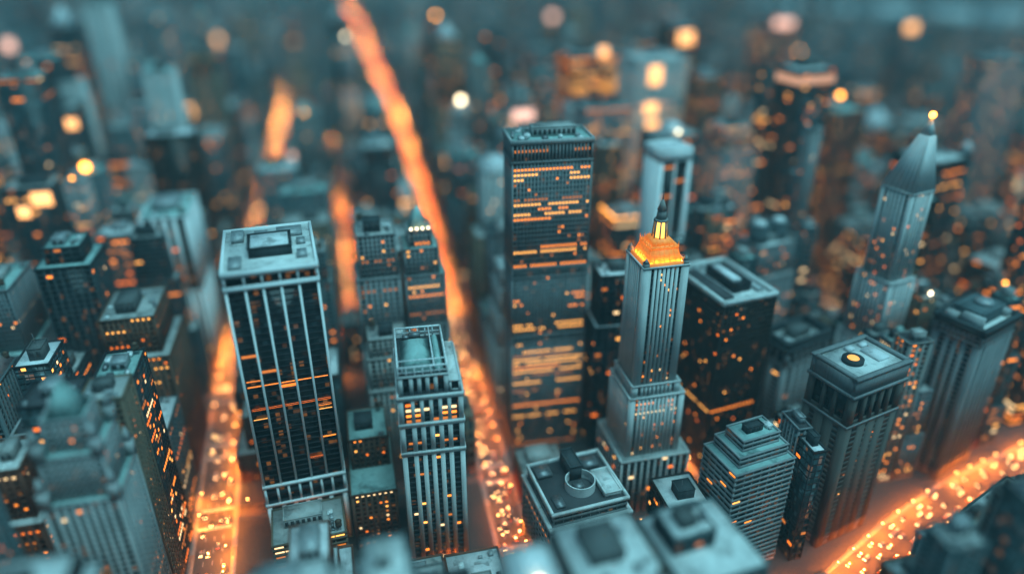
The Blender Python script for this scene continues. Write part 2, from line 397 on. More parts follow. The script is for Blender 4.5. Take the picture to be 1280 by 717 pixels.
for (zz, bays, c_) in ((131, (0, 1, 2, 3, 4), 'amber'), (134.8, (0,), 'amber'), (115, (0, 1, 2, 3, 4), 'red'), (107.4, (0, 4), 'gold'), (111, (4,), 'amber'), (87, (4,), 'amber'), (72, (3,), 'red')):
    for k in bays:
        o = bpy.data.objects.new('lit_window', WIN[c_]); col.objects.link(o); o.parent = root; o.location = (-19.2 + 9.6 * k, -30.94, zz); o.scale = (7.9, .12, 1.2)

# 2 limestone tower with open railed crown
root, t, rng = tower('limestone_tower', 'slim pale limestone tower with white railings framing its open sloped metal crown', 'tower', (16, 351), 38, 55, -3,
    [(91, 38, 55, 0, 0, (5.2, 2.8, 1.0, 3.9, 1.5, .3, 3)), (112, 38, 55, 0, 0, (5.2, 2.8, 1.0, 3.9, 1.7, .3, 3)), (131, 38, 55, 0, 0, (5.2, 2.2, 1.2, 3.9, .9, .3, 3)), (143, 29, 46, -3.5, -1, (4.4, 2.3, 1.4, 11, 1.5, .5, 2.6))],
    'bright stone', 'dark', 'dark tar', lit=(.07, .1), rows=(98, 115, 119.5, 123), kit=False, spandrel='slate', seed=2, mark='limestone tower with railings', guard=[(494, 412), (560, 412), (583, 490), (588, 690), (517, 695)])
for zz in (91, 112, 131):
    b = MB(); b.ring(-19.6, 19.6, -28.1, 28.1, zz - .6, zz + 1.6, 1.2); b.ring(-19.3, 19.3, -27.8, 27.8, zz - 1.5, zz - .6, 1.0); b.build('cornice', WALL['bright stone'], root)
# lower side wing of the crown with tall openings, then the sloped metal roofs inside the railed crown
b = MB(); g_ = MB(); rf_ = []
t2 = (11.4, 18, -24, 20, 131.4, 138); facade(b, g_, t2, (3.6, 1.5, .8, 7, 1, .4, 1.3), None); cap(b, rf_, t2, .8, .2)
bo = b.build('crown_wing', WALL['bright stone'], root); g_.build('glazing', GLASS['dark'], bo); roofs(rf_, ROOF['pale membrane'], bo)
m = MB(); m.frustum((-15.5, 3, -20, 18), 143.2, (-8, -4, -7, 7), 150.6); m.build('metal_roof', ROOF['copper green'], root)
m = MB(); m.frustum((3.2, 9, -21, 18), 143.2, (5.5, 7, -16, 14), 148); m.build('metal_roof', ROOF['copper green'], root)
rail = MB(); x0, x1, y0, y1 = -17.6, 10.6, -23.6, 21.6
for (ax, ay, bx, by) in ((x0, y0, x1, y0), (x1, y0, x1, y1), (x1, y1, x0, y1), (x0, y1, x0, y0)):
    n = 6 if ay == by else 9
    for i in range(n):
        q = i / n; rail.box(ax + (bx - ax) * q - .35, ax + (bx - ax) * q + .35, ay + (by - ay) * q - .35, ay + (by - ay) * q + .35, 143.2, 150)
    rail.bar((ax, ay, 150), (bx, by, 150), .62); rail.bar((ax, ay, 146.6), (bx, by, 146.6), .35)
rail.build('crown_railing', WHITEP, root)
tr = MB()
for yy in (-16.5,): tr.bar((x0, yy, 150), (x1, yy, 150), .45)
tr.bar((3.2, y0, 150), (3.2, y1, 150), .45); tr.build('crown_truss', WHITEP, root)
for (a, b_, c, d, h) in ((-16, -14.4, -21, -16, 3), (5, 10, -22.6, -21.4, 2.2), (-9, -2, 18, 20.6, 4), (-13, -9, 18, 20.6, 2.4)):
    u = MB(); u.box(a, b_, c, d, 143.1, 143.4 + h); u.build('air_handler', METAL, root)

# 3 broad ribbed tower in the middle
root, t, rng = tower('ribbed_tower', 'broad grey ribbed office tower in the middle with many rows of orange lit windows', 'tower', (107, 450), 55, 32, -3,
    [(96, 55, 32, 0, 0), (102, 55, 32, 0, 0, (2.4, .75, .8, 6, .5, .7, 1.2)), (150, 55, 32, 0, 0), (157, 55, 32, 0, 0, (2.4, .75, .8, 7, .5, .7, 1.2)), (234, 55, 32, 0, 0), (248, 55, 32, 0, 0, (2.4, 1.2, 1.3, 14, 1.6, .5, 1.4))],
    'mid stone', 'teal', 'copper green', 'ribs', lit=(.06, .5), cols=('amber', 'dim', 'gold', 'dim'), kit=True, seed=3, mark='broad ribbed tower', kw=dict(tank=False, dense=2.2), guard=[(632, 160), (745, 160), (748, 185), (730, 548), (640, 560)])
b = MB(); b.ring(-28, 28, -16.5, 16.5, 246.4, 249.6, 1.2); b.build('parapet', WALL['pale grey'], root)

# 4 stepped tower with the glowing orange crown
root, t, rng = tower('crowned_tower', 'tall stepped pale tower whose crown and spire glow bright orange', 'tower', (161, 361), 54, 50, 0,
    [(46, 50, 48, 0, 0, 'grid'), (94, 39, 38, -1, 0, (2.9, 1.75, .9, 3.8, 1.5, .14, 4)), (102, 34, 33, -1.5, 0, (2.9, 1.75, .9, 3.8, 1.5, .14, 4)), (187, 30, 29, -2, 0, (2.9, 1.75, .9, 3.7, 1.5, .12, 5))],
    'bright stone', 'dark', 'grey gravel', 'pilaster', lit=(.08, .0), rows=(82, 86, 90), kit=False, spandrel='slate', seed=4, mark='orange-crowned tower', guard=[(820, 265), (862, 265), (872, 470), (872, 560), (780, 560), (805, 330)])
CROWN = plain('crown terracotta floodlit glow', (.75, .30, .06), .6); LANT = emit('lantern glow gold', (1, .46, .08), 3.2)
cb = CROWN.node_tree.nodes['Principled BSDF']; cb.inputs['Emission Color'].default_value = (1, .22, .015, 1); cb.inputs['Emission Strength'].default_value = .55; CROWN.cycles.emission_sampling = 'NONE'  # part of the orange floodlighting is put into the crown as weak emission
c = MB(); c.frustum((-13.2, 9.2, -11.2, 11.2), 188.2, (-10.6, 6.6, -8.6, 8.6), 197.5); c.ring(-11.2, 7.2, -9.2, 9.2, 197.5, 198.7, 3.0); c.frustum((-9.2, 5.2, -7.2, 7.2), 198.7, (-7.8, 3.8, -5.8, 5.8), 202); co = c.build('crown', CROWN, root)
c = MB()
for i in range(7):
    f = i / 6
    c.bar((-13.3 + 22.6 * f, -11.3, 188), (-10.7 + 17.4 * f, -8.7, 197.6), .2); c.bar((-13.3, -11.3 + 22.6 * f, 188), (-10.7, -8.7 + 17.4 * f, 197.6), .2)
    c.bar((9.3, -11.3 + 22.6 * f, 188), (6.7, -8.7 + 17.4 * f, 197.6), .2)
    for e_ in (-8.9, 8.9): c.cyl(-10.9 + 17.8 * f, e_, .35, .1, 198.5, 201.6, 6)
    c.cyl(-10.9, -8.9 + 17.8 * f, .35, .1, 198.5, 201.6, 6)
c.ring(-15.6, 11.6, -13.6, 13.6, 187.2, 189.7, 1.0)
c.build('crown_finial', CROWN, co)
FLOOD = emit('flood lamp', (1, .40, .07), 420, True)
for k in range(6):
    for (fx, fy) in ((-11.5 + 3.8 * k, -12.1), (-14.1, -9.5 + 3.8 * k), (10.1, -9.5 + 3.8 * k)):
        f = MB(); f.box(fx - .22, fx + .22, fy - .22, fy + .22, 188.25, 188.45); f.build('flood_lamp', FLOOD, root)
l = MB(); l.cyl(-2, 0, 3.6, 2.6, 201.5, 212, 8, a0=.39); lo = l.build('lantern', LANT, root)
l = MB()
for i in range(8):
    a = .39 + i * math.pi / 4; l.bar((-2 + 4.7 * math.cos(a), 4.7 * math.sin(a), 201.6), (-2 + 3.9 * math.cos(a), 3.9 * math.sin(a), 213), .5)
l.cyl(-2, 0, 4.6, 4.3, 212.6, 213.8, 8, a0=.39); l.cyl(-2, 0, 3.3, 2.5, 213.8, 219.5, 8, a0=.39); l.cyl(-2, 0, 3.1, .6, 219.5, 226, 8, a0=.39)
l.build('lantern_column', WALL['limestone'], lo); mast(root, -2, 0, 224.6, 233, .5)
for sx in (-1, 1):
    for syy in (-1, 1):
        q = MB(); q.box(-2 + sx * 13 - 1.7, -2 + sx * 13 + 1.7, syy * 12.6 - 1.7, syy * 12.6 + 1.7, 187.2, 190.5); q.frustum((-2 + sx * 13 - 1.7, -2 + sx * 13 + 1.7, syy * 12.6 - 1.7, syy * 12.6 + 1.7), 190.5, (-2 + sx * 13 - .2, -2 + sx * 13 + .2, syy * 12.6 - .2, syy * 12.6 + .2), 193.5)
        q.build('pinnacle', WALL['limestone'], root)

# 5 dark office block beside it
root, t, rng = tower('bronze_block', 'dark bronze office block with sunken teal roof beside the orange crowned tower', 'tower', (240, 389), 44, 62, 8, [(144, 44, 62, 0, 0)],
    'dark bronze', 'brown', 'pale membrane', (3.0, 1.1, .4, 3.8, 1.5, .3, 1.4), lit=(.03, .03), cols=('amber', 'amber', 'red', 'gold'), kit=False, seed=5, mark='dark bronze block', guard=[(872, 335), (930, 320), (978, 370), (958, 530), (890, 570)])
b = MB(); b.ring(-22.5, 22.5, -31.5, 31.5, 143.6, 147.2, 2.2); b.build('parapet', ROOF['pale membrane'], root)
p = MB(); p.box(-5, 9, -18, 16, 144.2, 150.5); p.ring(-5.4, 9.4, -18.4, 16.4, 150.5, 151.2, .8); po = p.build('plant_room', WALL['charcoal'], root)
p = MB(); p.box(-3.5, 3, -14, 12, 150.4, 153); p.build('cooling_unit', ROOF['silver'], po)
p = MB(); p.box(12, 17, -22, 20, 144.2, 146.8); p.build('duct', UNITM, root)
p = MB(); p.box(-18, -9, -24, 22, 144.2, 146.2); p.build('duct', ROOF['dark tar'], root)
for k in range(5):
    u = MB(); u.box(-17 + k * 7, -13.5 + k * 7, 22, 26, 144.2, 146.5); u.build('air_handler', UNITM, root)

# 6 white slim tower
root, t, rng = tower('white_tower', 'slim white tower with two dark window strips down its blank face', 'tower', (240, 509), 28, 26, 6, [(216, 28, 26, 0, 0, (11, 1.0, 1.4, 4, .7, .25, 3.2))],
    'white', 'dark', 'silver', lit=(.02, .0), cols=('dim', 'red'), spandrel='charcoal', kit=False, seed=6, mark='slim white tower', guard=[(812, 178), (862, 182), (862, 255), (808, 330)])
b = MB(); b.box(-14.15, -12.6, -13.15, 13.15, 0, 216); b.box(12.6, 14.15, -13.15, 13.15, 0, 216); b.box(-12.6, 12.6, 12, 13.15, 0, 216); b.build('blank_wall', WALL['white'], root)
b = MB(); b.ring(-14.3, 14.3, -13.3, 13.3, 207, 217.5, 1.5); b.build('parapet', WALL['white'], root)

# 7 obelisk tower with a chisel top and amber beacon
root, t, rng = tower('obelisk_tower', 'tall pale obelisk-like tower with a slanted chisel top and a round amber beacon', 'tower', (378, 398), 23, 28, 13,
    [(88, 30, 37, 0, 0), (140, 26, 31, 0, 0), (207, 22, 25, 0, 0)], 'bright stone', 'teal', 'pale membrane', (3.1, 1.7, .7, 3.8, 1.5, .15, 3), lit=(.13, .0), kit=False, spandrel='mid stone', seed=7, mark='obelisk tower', guard=[(1160, 150), (1173, 240), (1145, 420), (1068, 400), (1130, 200)])
c = MB(); c.frustum((-11, 11, -12.5, 12.5), 208.1, (-.5, 6.5, -6, 1), 246); c.frustum((-.5, 6.5, -6, 1), 246, (2.6, 3.6, -3, -2), 257); co = c.build('chisel_top', WALL['bright stone'], root)
c = MB()
for i in range(7):
    f = i / 6; c.bar((-11.1 + 22.2 * f, -12.6, 208), (-.6 + 7.2 * f, -6.1, 246), .35); c.bar((-11.1, -12.6 + 25.2 * f, 208), (-.6, -6.1 + 7.2 * f, 246), .35)
c.build('rib', WALL['white'], co)
beacon(root, 3.1, -2.5, 259.4, 2.4, BEAC)

# 8 far right tower with heavy cornice
root, t, rng = tower('corniced_tower', 'grey corner tower with projecting dark cornice and pale plant boxes on its roof', 'tower', (409, 340), 46, 33, 20, [(116, 46, 33, 0, 0, (6.2, 3.4, 1.5, 4, 1.3, .4, 5)), (126, 46, 33, 0, 0, 'punched')],
    'mid stone', 'dark', 'pale membrane', lit=(.0, .0), kit=False, seed=8, mark='grey corniced tower', guard=[(1185, 350), (1275, 350), (1275, 400), (1215, 580), (1150, 580)])
b = MB(); b.ring(-24.2, 24.2, -17.7, 17.7, 124, 128, 2.2); b.ring(-25.2, 25.2, -18.7, 18.7, 128, 130.2, 3.2); b.build('cornice', WALL['slate'], root)
p = MB(); p.box(-14, 14, -9, 10, 126, 136); p.ring(-14.8, 14.8, -9.8, 10.8, 135, 136.6, 2); p.build('plant_room', WALL['teal grey'], root)
p = MB(); p.cyl(3, 0, 6, 6, 136, 138.6, 20); p.build('water_tank', UNITM, root)
for (a, b_, c, d, h) in ((-21, -16, -12, 2, 9), (-21, -15, 5, 13, 6), (16, 21, -12, 0, 5)):
    u = MB(); u.box(a, b_, c, d, 126.2, 126.3 + h); u.build('stair_head', WALL['pale grey'], root)

# 9 right foreground tower, blind attic and round roof opening
root, t, rng = tower('loggia_tower', 'stone tower with a blank attic, tall arched loggia and a round glowing roof light', 'tower', (282, 302), 46, 34, 14, [(100, 46, 34, 0, 0, (8.6, 7.0, .5, 4, 2.8, .3, 5.5)), (122, 46, 34, 0, 0, (7.6, 2.6, 1.6, 21, 3.0, .6, 4.5))],
    'taupe', 'plain', 'pale membrane', lit=(.02, .0), kit=False, seed=9, mark='stone loggia tower', guard=[(1030, 450), (1100, 425), (1140, 452), (1135, 560), (1080, 640), (1025, 640)])
b = MB(); b.ring(-24, 24, -18, 18, 121, 123.4, 2.4); b.ring(-23.2, 23.2, -17.2, 17.2, 123.4, 134, 2.6); b.ring(-24, 24, -18, 18, 134, 136, 3.2); b.build('attic', WALL['mid stone'], root)
b = MB(); b.box(-20.6, 20.6, -14.6, 14.6, 122, 134.4); b.build('attic_roof', ROOF['pale membrane'], root)
b = MB(); b.ring(-23.6, 23.6, -17.6, 17.6, 99.2, 101, 1.2); b.build('belt_course', WALL['mid stone'], root)
b = MB(); b.cyl(-8, 0, 6.5, 6.5, 134.4, 137, 28); b.build('roof_light_curb', WALL['slate'], root)
b = MB(); b.cyl(-8, 0, 3.6, 3.2, 137, 137.4, 24); b.build('roof_light', emit('roof light amber', (1, .45, .08), 1.5), root)
for (a, b_, c, d, h) in ((6, 15, -8, 6, 1.6), (-2, 3, 8, 12, 2.2), (10, 16, 8, 12, 1.6)):
    u = MB(); u.box(a, b_, c, d, 134.3, 134.5 + h); u.build('air_handler', ROOF['silver'], root)

# 10 masonry block behind it
root, t, rng = tower('masonry_block', 'square masonry block with dark cornice and pale roof standing behind the stone loggia tower', 'tower', (304, 399), 46, 26, 16, [(78, 46, 26, 0, 0, (7.5, 3.4, 1.0, 4, 2.0, .4, 4)), (92, 46, 26, 0, 0, (6.4, 2.8, 1.3, 13, 2.4, .5, 4))],
    'mid stone', 'plain', 'pale membrane', lit=(.03, .0), kit=True, seed=10, mark='masonry block', kw=dict(tank=False), guard=[(960, 412), (1012, 385), (1045, 405), (1030, 500), (965, 520)])
b = MB(); b.ring(-24.4, 24.4, -14.4, 14.4, 91, 94, 2.2); b.ring(-23.2, 23.2, -13.2, 13.2, 94, 100, 1.4); b.build('cornice', WALL['slate'], root)

# 11 banded block at the lower right
root, t, rng = tower('banded_block', 'blue-grey banded office block with stepped teal roof terraces in front of the stone loggia tower', 'tower', (206, 294), 44, 32, 9, [(84, 44, 32, 0, 0, 'bands'), (91, 36, 25, 2, 2, 'bands'), (98, 27, 17, 3, 3, 'bands')],
    'mid stone', 'dark', 'copper green', lit=(.03, .04), cols=('amber', 'gold'), seed=11, mark='banded block', kw=dict(tank=False), guard=[(897, 545), (965, 520), (1003, 550), (1003, 690), (905, 690)])

# 12 low block with a drum on its roof
root, t, rng = tower('drum_block', 'low wide block with pale stepped ledges and a curved drum on its dark roof', 'building', (98, 311), 54, 52, 5, [(48, 54, 52, 0, 0, 'grid'), (57, 49, 46, .5, .5, 'bands')],
    'mid stone', 'dark', 'dark tar', lit=(.02, .02), kit=False, seed=12, mark='drum-roofed block', guard=[(652, 560), (720, 538), (790, 605), (780, 650), (690, 660)])
b = MB(); b.ring(-27.6, 27.6, -26.6, 26.6, 47.6, 50.2, 2.4); b.ring(-25.2, 26.2, -23.7, 24.7, 57, 59.6, 1.5); b.build('ledge', ROOF['pale membrane'], root)
d = MB(); n = 26
for r0, r1, z0, z1 in ((9.6, 9.6, 57.2, 64),): d.cyl(1, -4, r0, r1, z0, z1, n, cap=False)
d.cyl(1, -4, 8.9, 8.9, 64, 57.4, n, cap=False)
d.poly([(1 + r * math.cos(2 * math.pi * i / n), -4 + r * math.sin(2 * math.pi * i / n), 64) for r in (9.6, 8.9) for i in range(n)], [(i, (i + 1) % n, n + (i + 1) % n, n + i) for i in range(n)])
d.build('drum', ROOF['pale membrane'], root)
p = MB(); p.box(-3, 5, 3, 21, 57.2, 68); p.ring(-3.4, 5.4, 2.6, 21.4, 67.6, 68.8, .8); p.build('plant_room', WALL['slate'], root)
p = MB(); p.box(12, 23, -18, 4, 57.2, 61); p.ring(11.6, 23.4, -18.4, 4.4, 60.6, 61.6, 1); p.build('skylight_box', ROOF['pale membrane'], root)
for (a, b_, c, d_, h) in ((-22, -12, 10, 20, 3), (-20, -14, -18, -8, 2), (9, 20, 9, 18, 4), (-3, 3, -7, -1, 3)):
    u = MB(); u.box(a, b_, c, d_, 57.2, 57.3 + h); u.build('air_handler', METAL, root)

# 13 ... the others around the centre
tower('dark_glass_tower', 'black glass block crowded with roof plant, wedged between the broad and the orange-crowned tower', 'tower', (168, 437), 34, 26, -4, [(110, 38, 30, 0, 0, 'grid'), (150, 32, 24, 0, 0, 'grid')], 'charcoal', 'dark', 'silver', lit=(.02, .04), seed=13, mark='black glass block', kw=dict(dense=2.4), guard=[(740, 340), (800, 340), (790, 480), (740, 500)])
tower('amber_roof_block', 'low dark block whose roof edge is strung with amber lamps behind the black glass block', 'building', (238, 590), 36, 34, 2, [(128, 36, 34, 0, 0, 'grid')], 'slate', 'dark', 'pale membrane', lit=(.12, .3), seed=14, mark='amber-edged block', kw=dict(tank=False, dense=2), guard=[(755, 265), (800, 265), (800, 330), (755, 330)])
root = HEROES[-1][4]
for i in range(14):
    f = i / 13
    for q in ((-18 + 36 * f, -17.6), (-18.6, -17 + 34 * f)): beacon(root, q[0], q[1], 130, .55, BEAC)
tower('masonry_tower', 'grey masonry tower with punched windows just behind the limestone tower with railings', 'tower', (-1, 470), 33, 36, 0, [(96, 33, 36, 0, 0, 'punched'), (150, 31, 34, 0, 0, 'punched'), (182, 27, 30, 1, 1, 'fine')], 'mid stone', 'dark', 'grey gravel', lit=(.08, .06), cols=('gold', 'amber', 'dim'), seed=15, most=100, mark='grey masonry tower', guard=[(450, 295), (500, 295), (498, 480), (450, 480)])
root, t, rng = tower('pyramid_tower', 'grey setback tower with a small pale pyramid roof beside the wide glowing avenue', 'tower', (34, 468), 30, 34, 0, [(110, 30, 34, 0, 0, 'pilaster'), (150, 29, 31, -.5, 0, 'fine'), (170, 25, 27, -2, 0, 'fine'), (182, 17, 18, -2, 0, 'fine')], 'mid stone', 'dark', 'copper green', lit=(.09, .07), cols=('gold', 'amber', 'dim'), kit=False, seed=16, mark='pyramid-roofed tower', guard=[(503, 300), (545, 315), (545, 410), (503, 410)])
c = MB(); c.frustum((-9, 5, -7.5, 7.5), 182.3, (-3, -1, -1, 1), 198); c.cyl(-2, 0, .7, .15, 197.8, 208, 8); c.build('pyramid_roof', ROOF['copper green'], root)
for k in range(4): beacon(root, -8 + 4.0 * k, -9.4, 184.4, .7, BEACW)
tower('stepped_side_tower', 'pale stepped tower of shrinking tiers hugging the left flank of the broad ribbed tower', 'tower', (104.5, 492), 28, 46, 0, [(64, 28, 46, 0, 0, 'fine'), (92, 26, 40, 1, 1, 'fine'), (114, 23, 33, 2, 2, 'fine'), (130, 20, 26, 3, 3, 'fine')], 'bright stone', 'plain', 'pale membrane', lit=(.02, .01), kit=False, seed=17, guard=[(598, 370), (634, 350), (636, 480), (600, 470)])
tower('narrow_tower', 'narrow grey stepped tower squeezed between the narrow lit street and the white-ribbed slab', 'tower', (-44, 520), 26, 30, 0, [(128, 26, 30, 0, 0, 'pilaster'), (152, 22, 25, 0, 0, 'fine')], 'teal grey', 'dark', 'grey gravel', lit=(.05, .02), seed=18, guard=[(397, 315), (425, 315), (430, 420), (410, 440)])
# left side
tower('fin_tower', 'tower with tall white fins over a brown base, left of the white-ribbed slab', 'tower', (-170, 620), 38, 60, 0, [(84, 38, 60, 0, 0, 'punched'), (154, 38, 60, 0, 0, (7.2, 3.2, 3.0, 9, 1.2, .5, 3.2))], 'white', 'brown', 'copper green', lit=(.06, .08), seed=19, mark='white-finned tower', spandrel='brown brick', guard=[(228, 272), (275, 275), (290, 420), (285, 500)])
tower('brown_tower', 'brown brick tower with reddish glowing windows left of the leftmost glowing avenue', 'tower', (-176, 478), 44, 60, 0, [(104, 44, 60, 0, 0, 'punched'), (132, 36, 48, -2, 2, 'punched')], 'brown brick', 'brown', 'grey gravel', lit=(.05, .1), cols=('amber', 'red', 'gold'), seed=20, mark='brown brick tower', guard=[(200, 400), (270, 400), (270, 520), (240, 520)])
root, t, rng = tower('gothic_tower', 'pale gothic stepped tower with buttress ribs and pointed gables in the lower left', 'tower', (-163, 318), 36, 38, 0, [(118, 36, 38, 0, 0, 'pilaster'), (144, 29, 30, 0, 0, 'fine'), (162, 20, 20, 0, 0, 'fine')], 'pale grey', 'dark', 'copper green', lit=(.03, .03), kit=False, seed=21, mark='pale gothic tower', guard=[(120, 440), (190, 440), (210, 560), (140, 560)])
c = MB(); c.frustum((-8, 8, -8, 8), 162.3, (-1.5, 1.5, -1.5, 1.5), 178); c.build('pyramid_roof', ROOF['copper green'], root)
for (gx, gy, gz) in ((-13, -13.5, 144), (13, -13.5, 144), (-13, 13.5, 144), (13, 13.5, 144), (-16, -17, 118), (16, -17, 118), (-16, 17, 118), (16, 17, 118)):
    q = MB(); q.box(gx - 2.4, gx + 2.4, gy - 2.4, gy + 2.4, gz, gz + 10); q.frustum((gx - 2.4, gx + 2.4, gy - 2.4, gy + 2.4), gz + 10, (gx - .3, gx + .3, gy - .3, gy + .3), gz + 18); q.build('buttress_pinnacle', WALL['pale grey'], root)
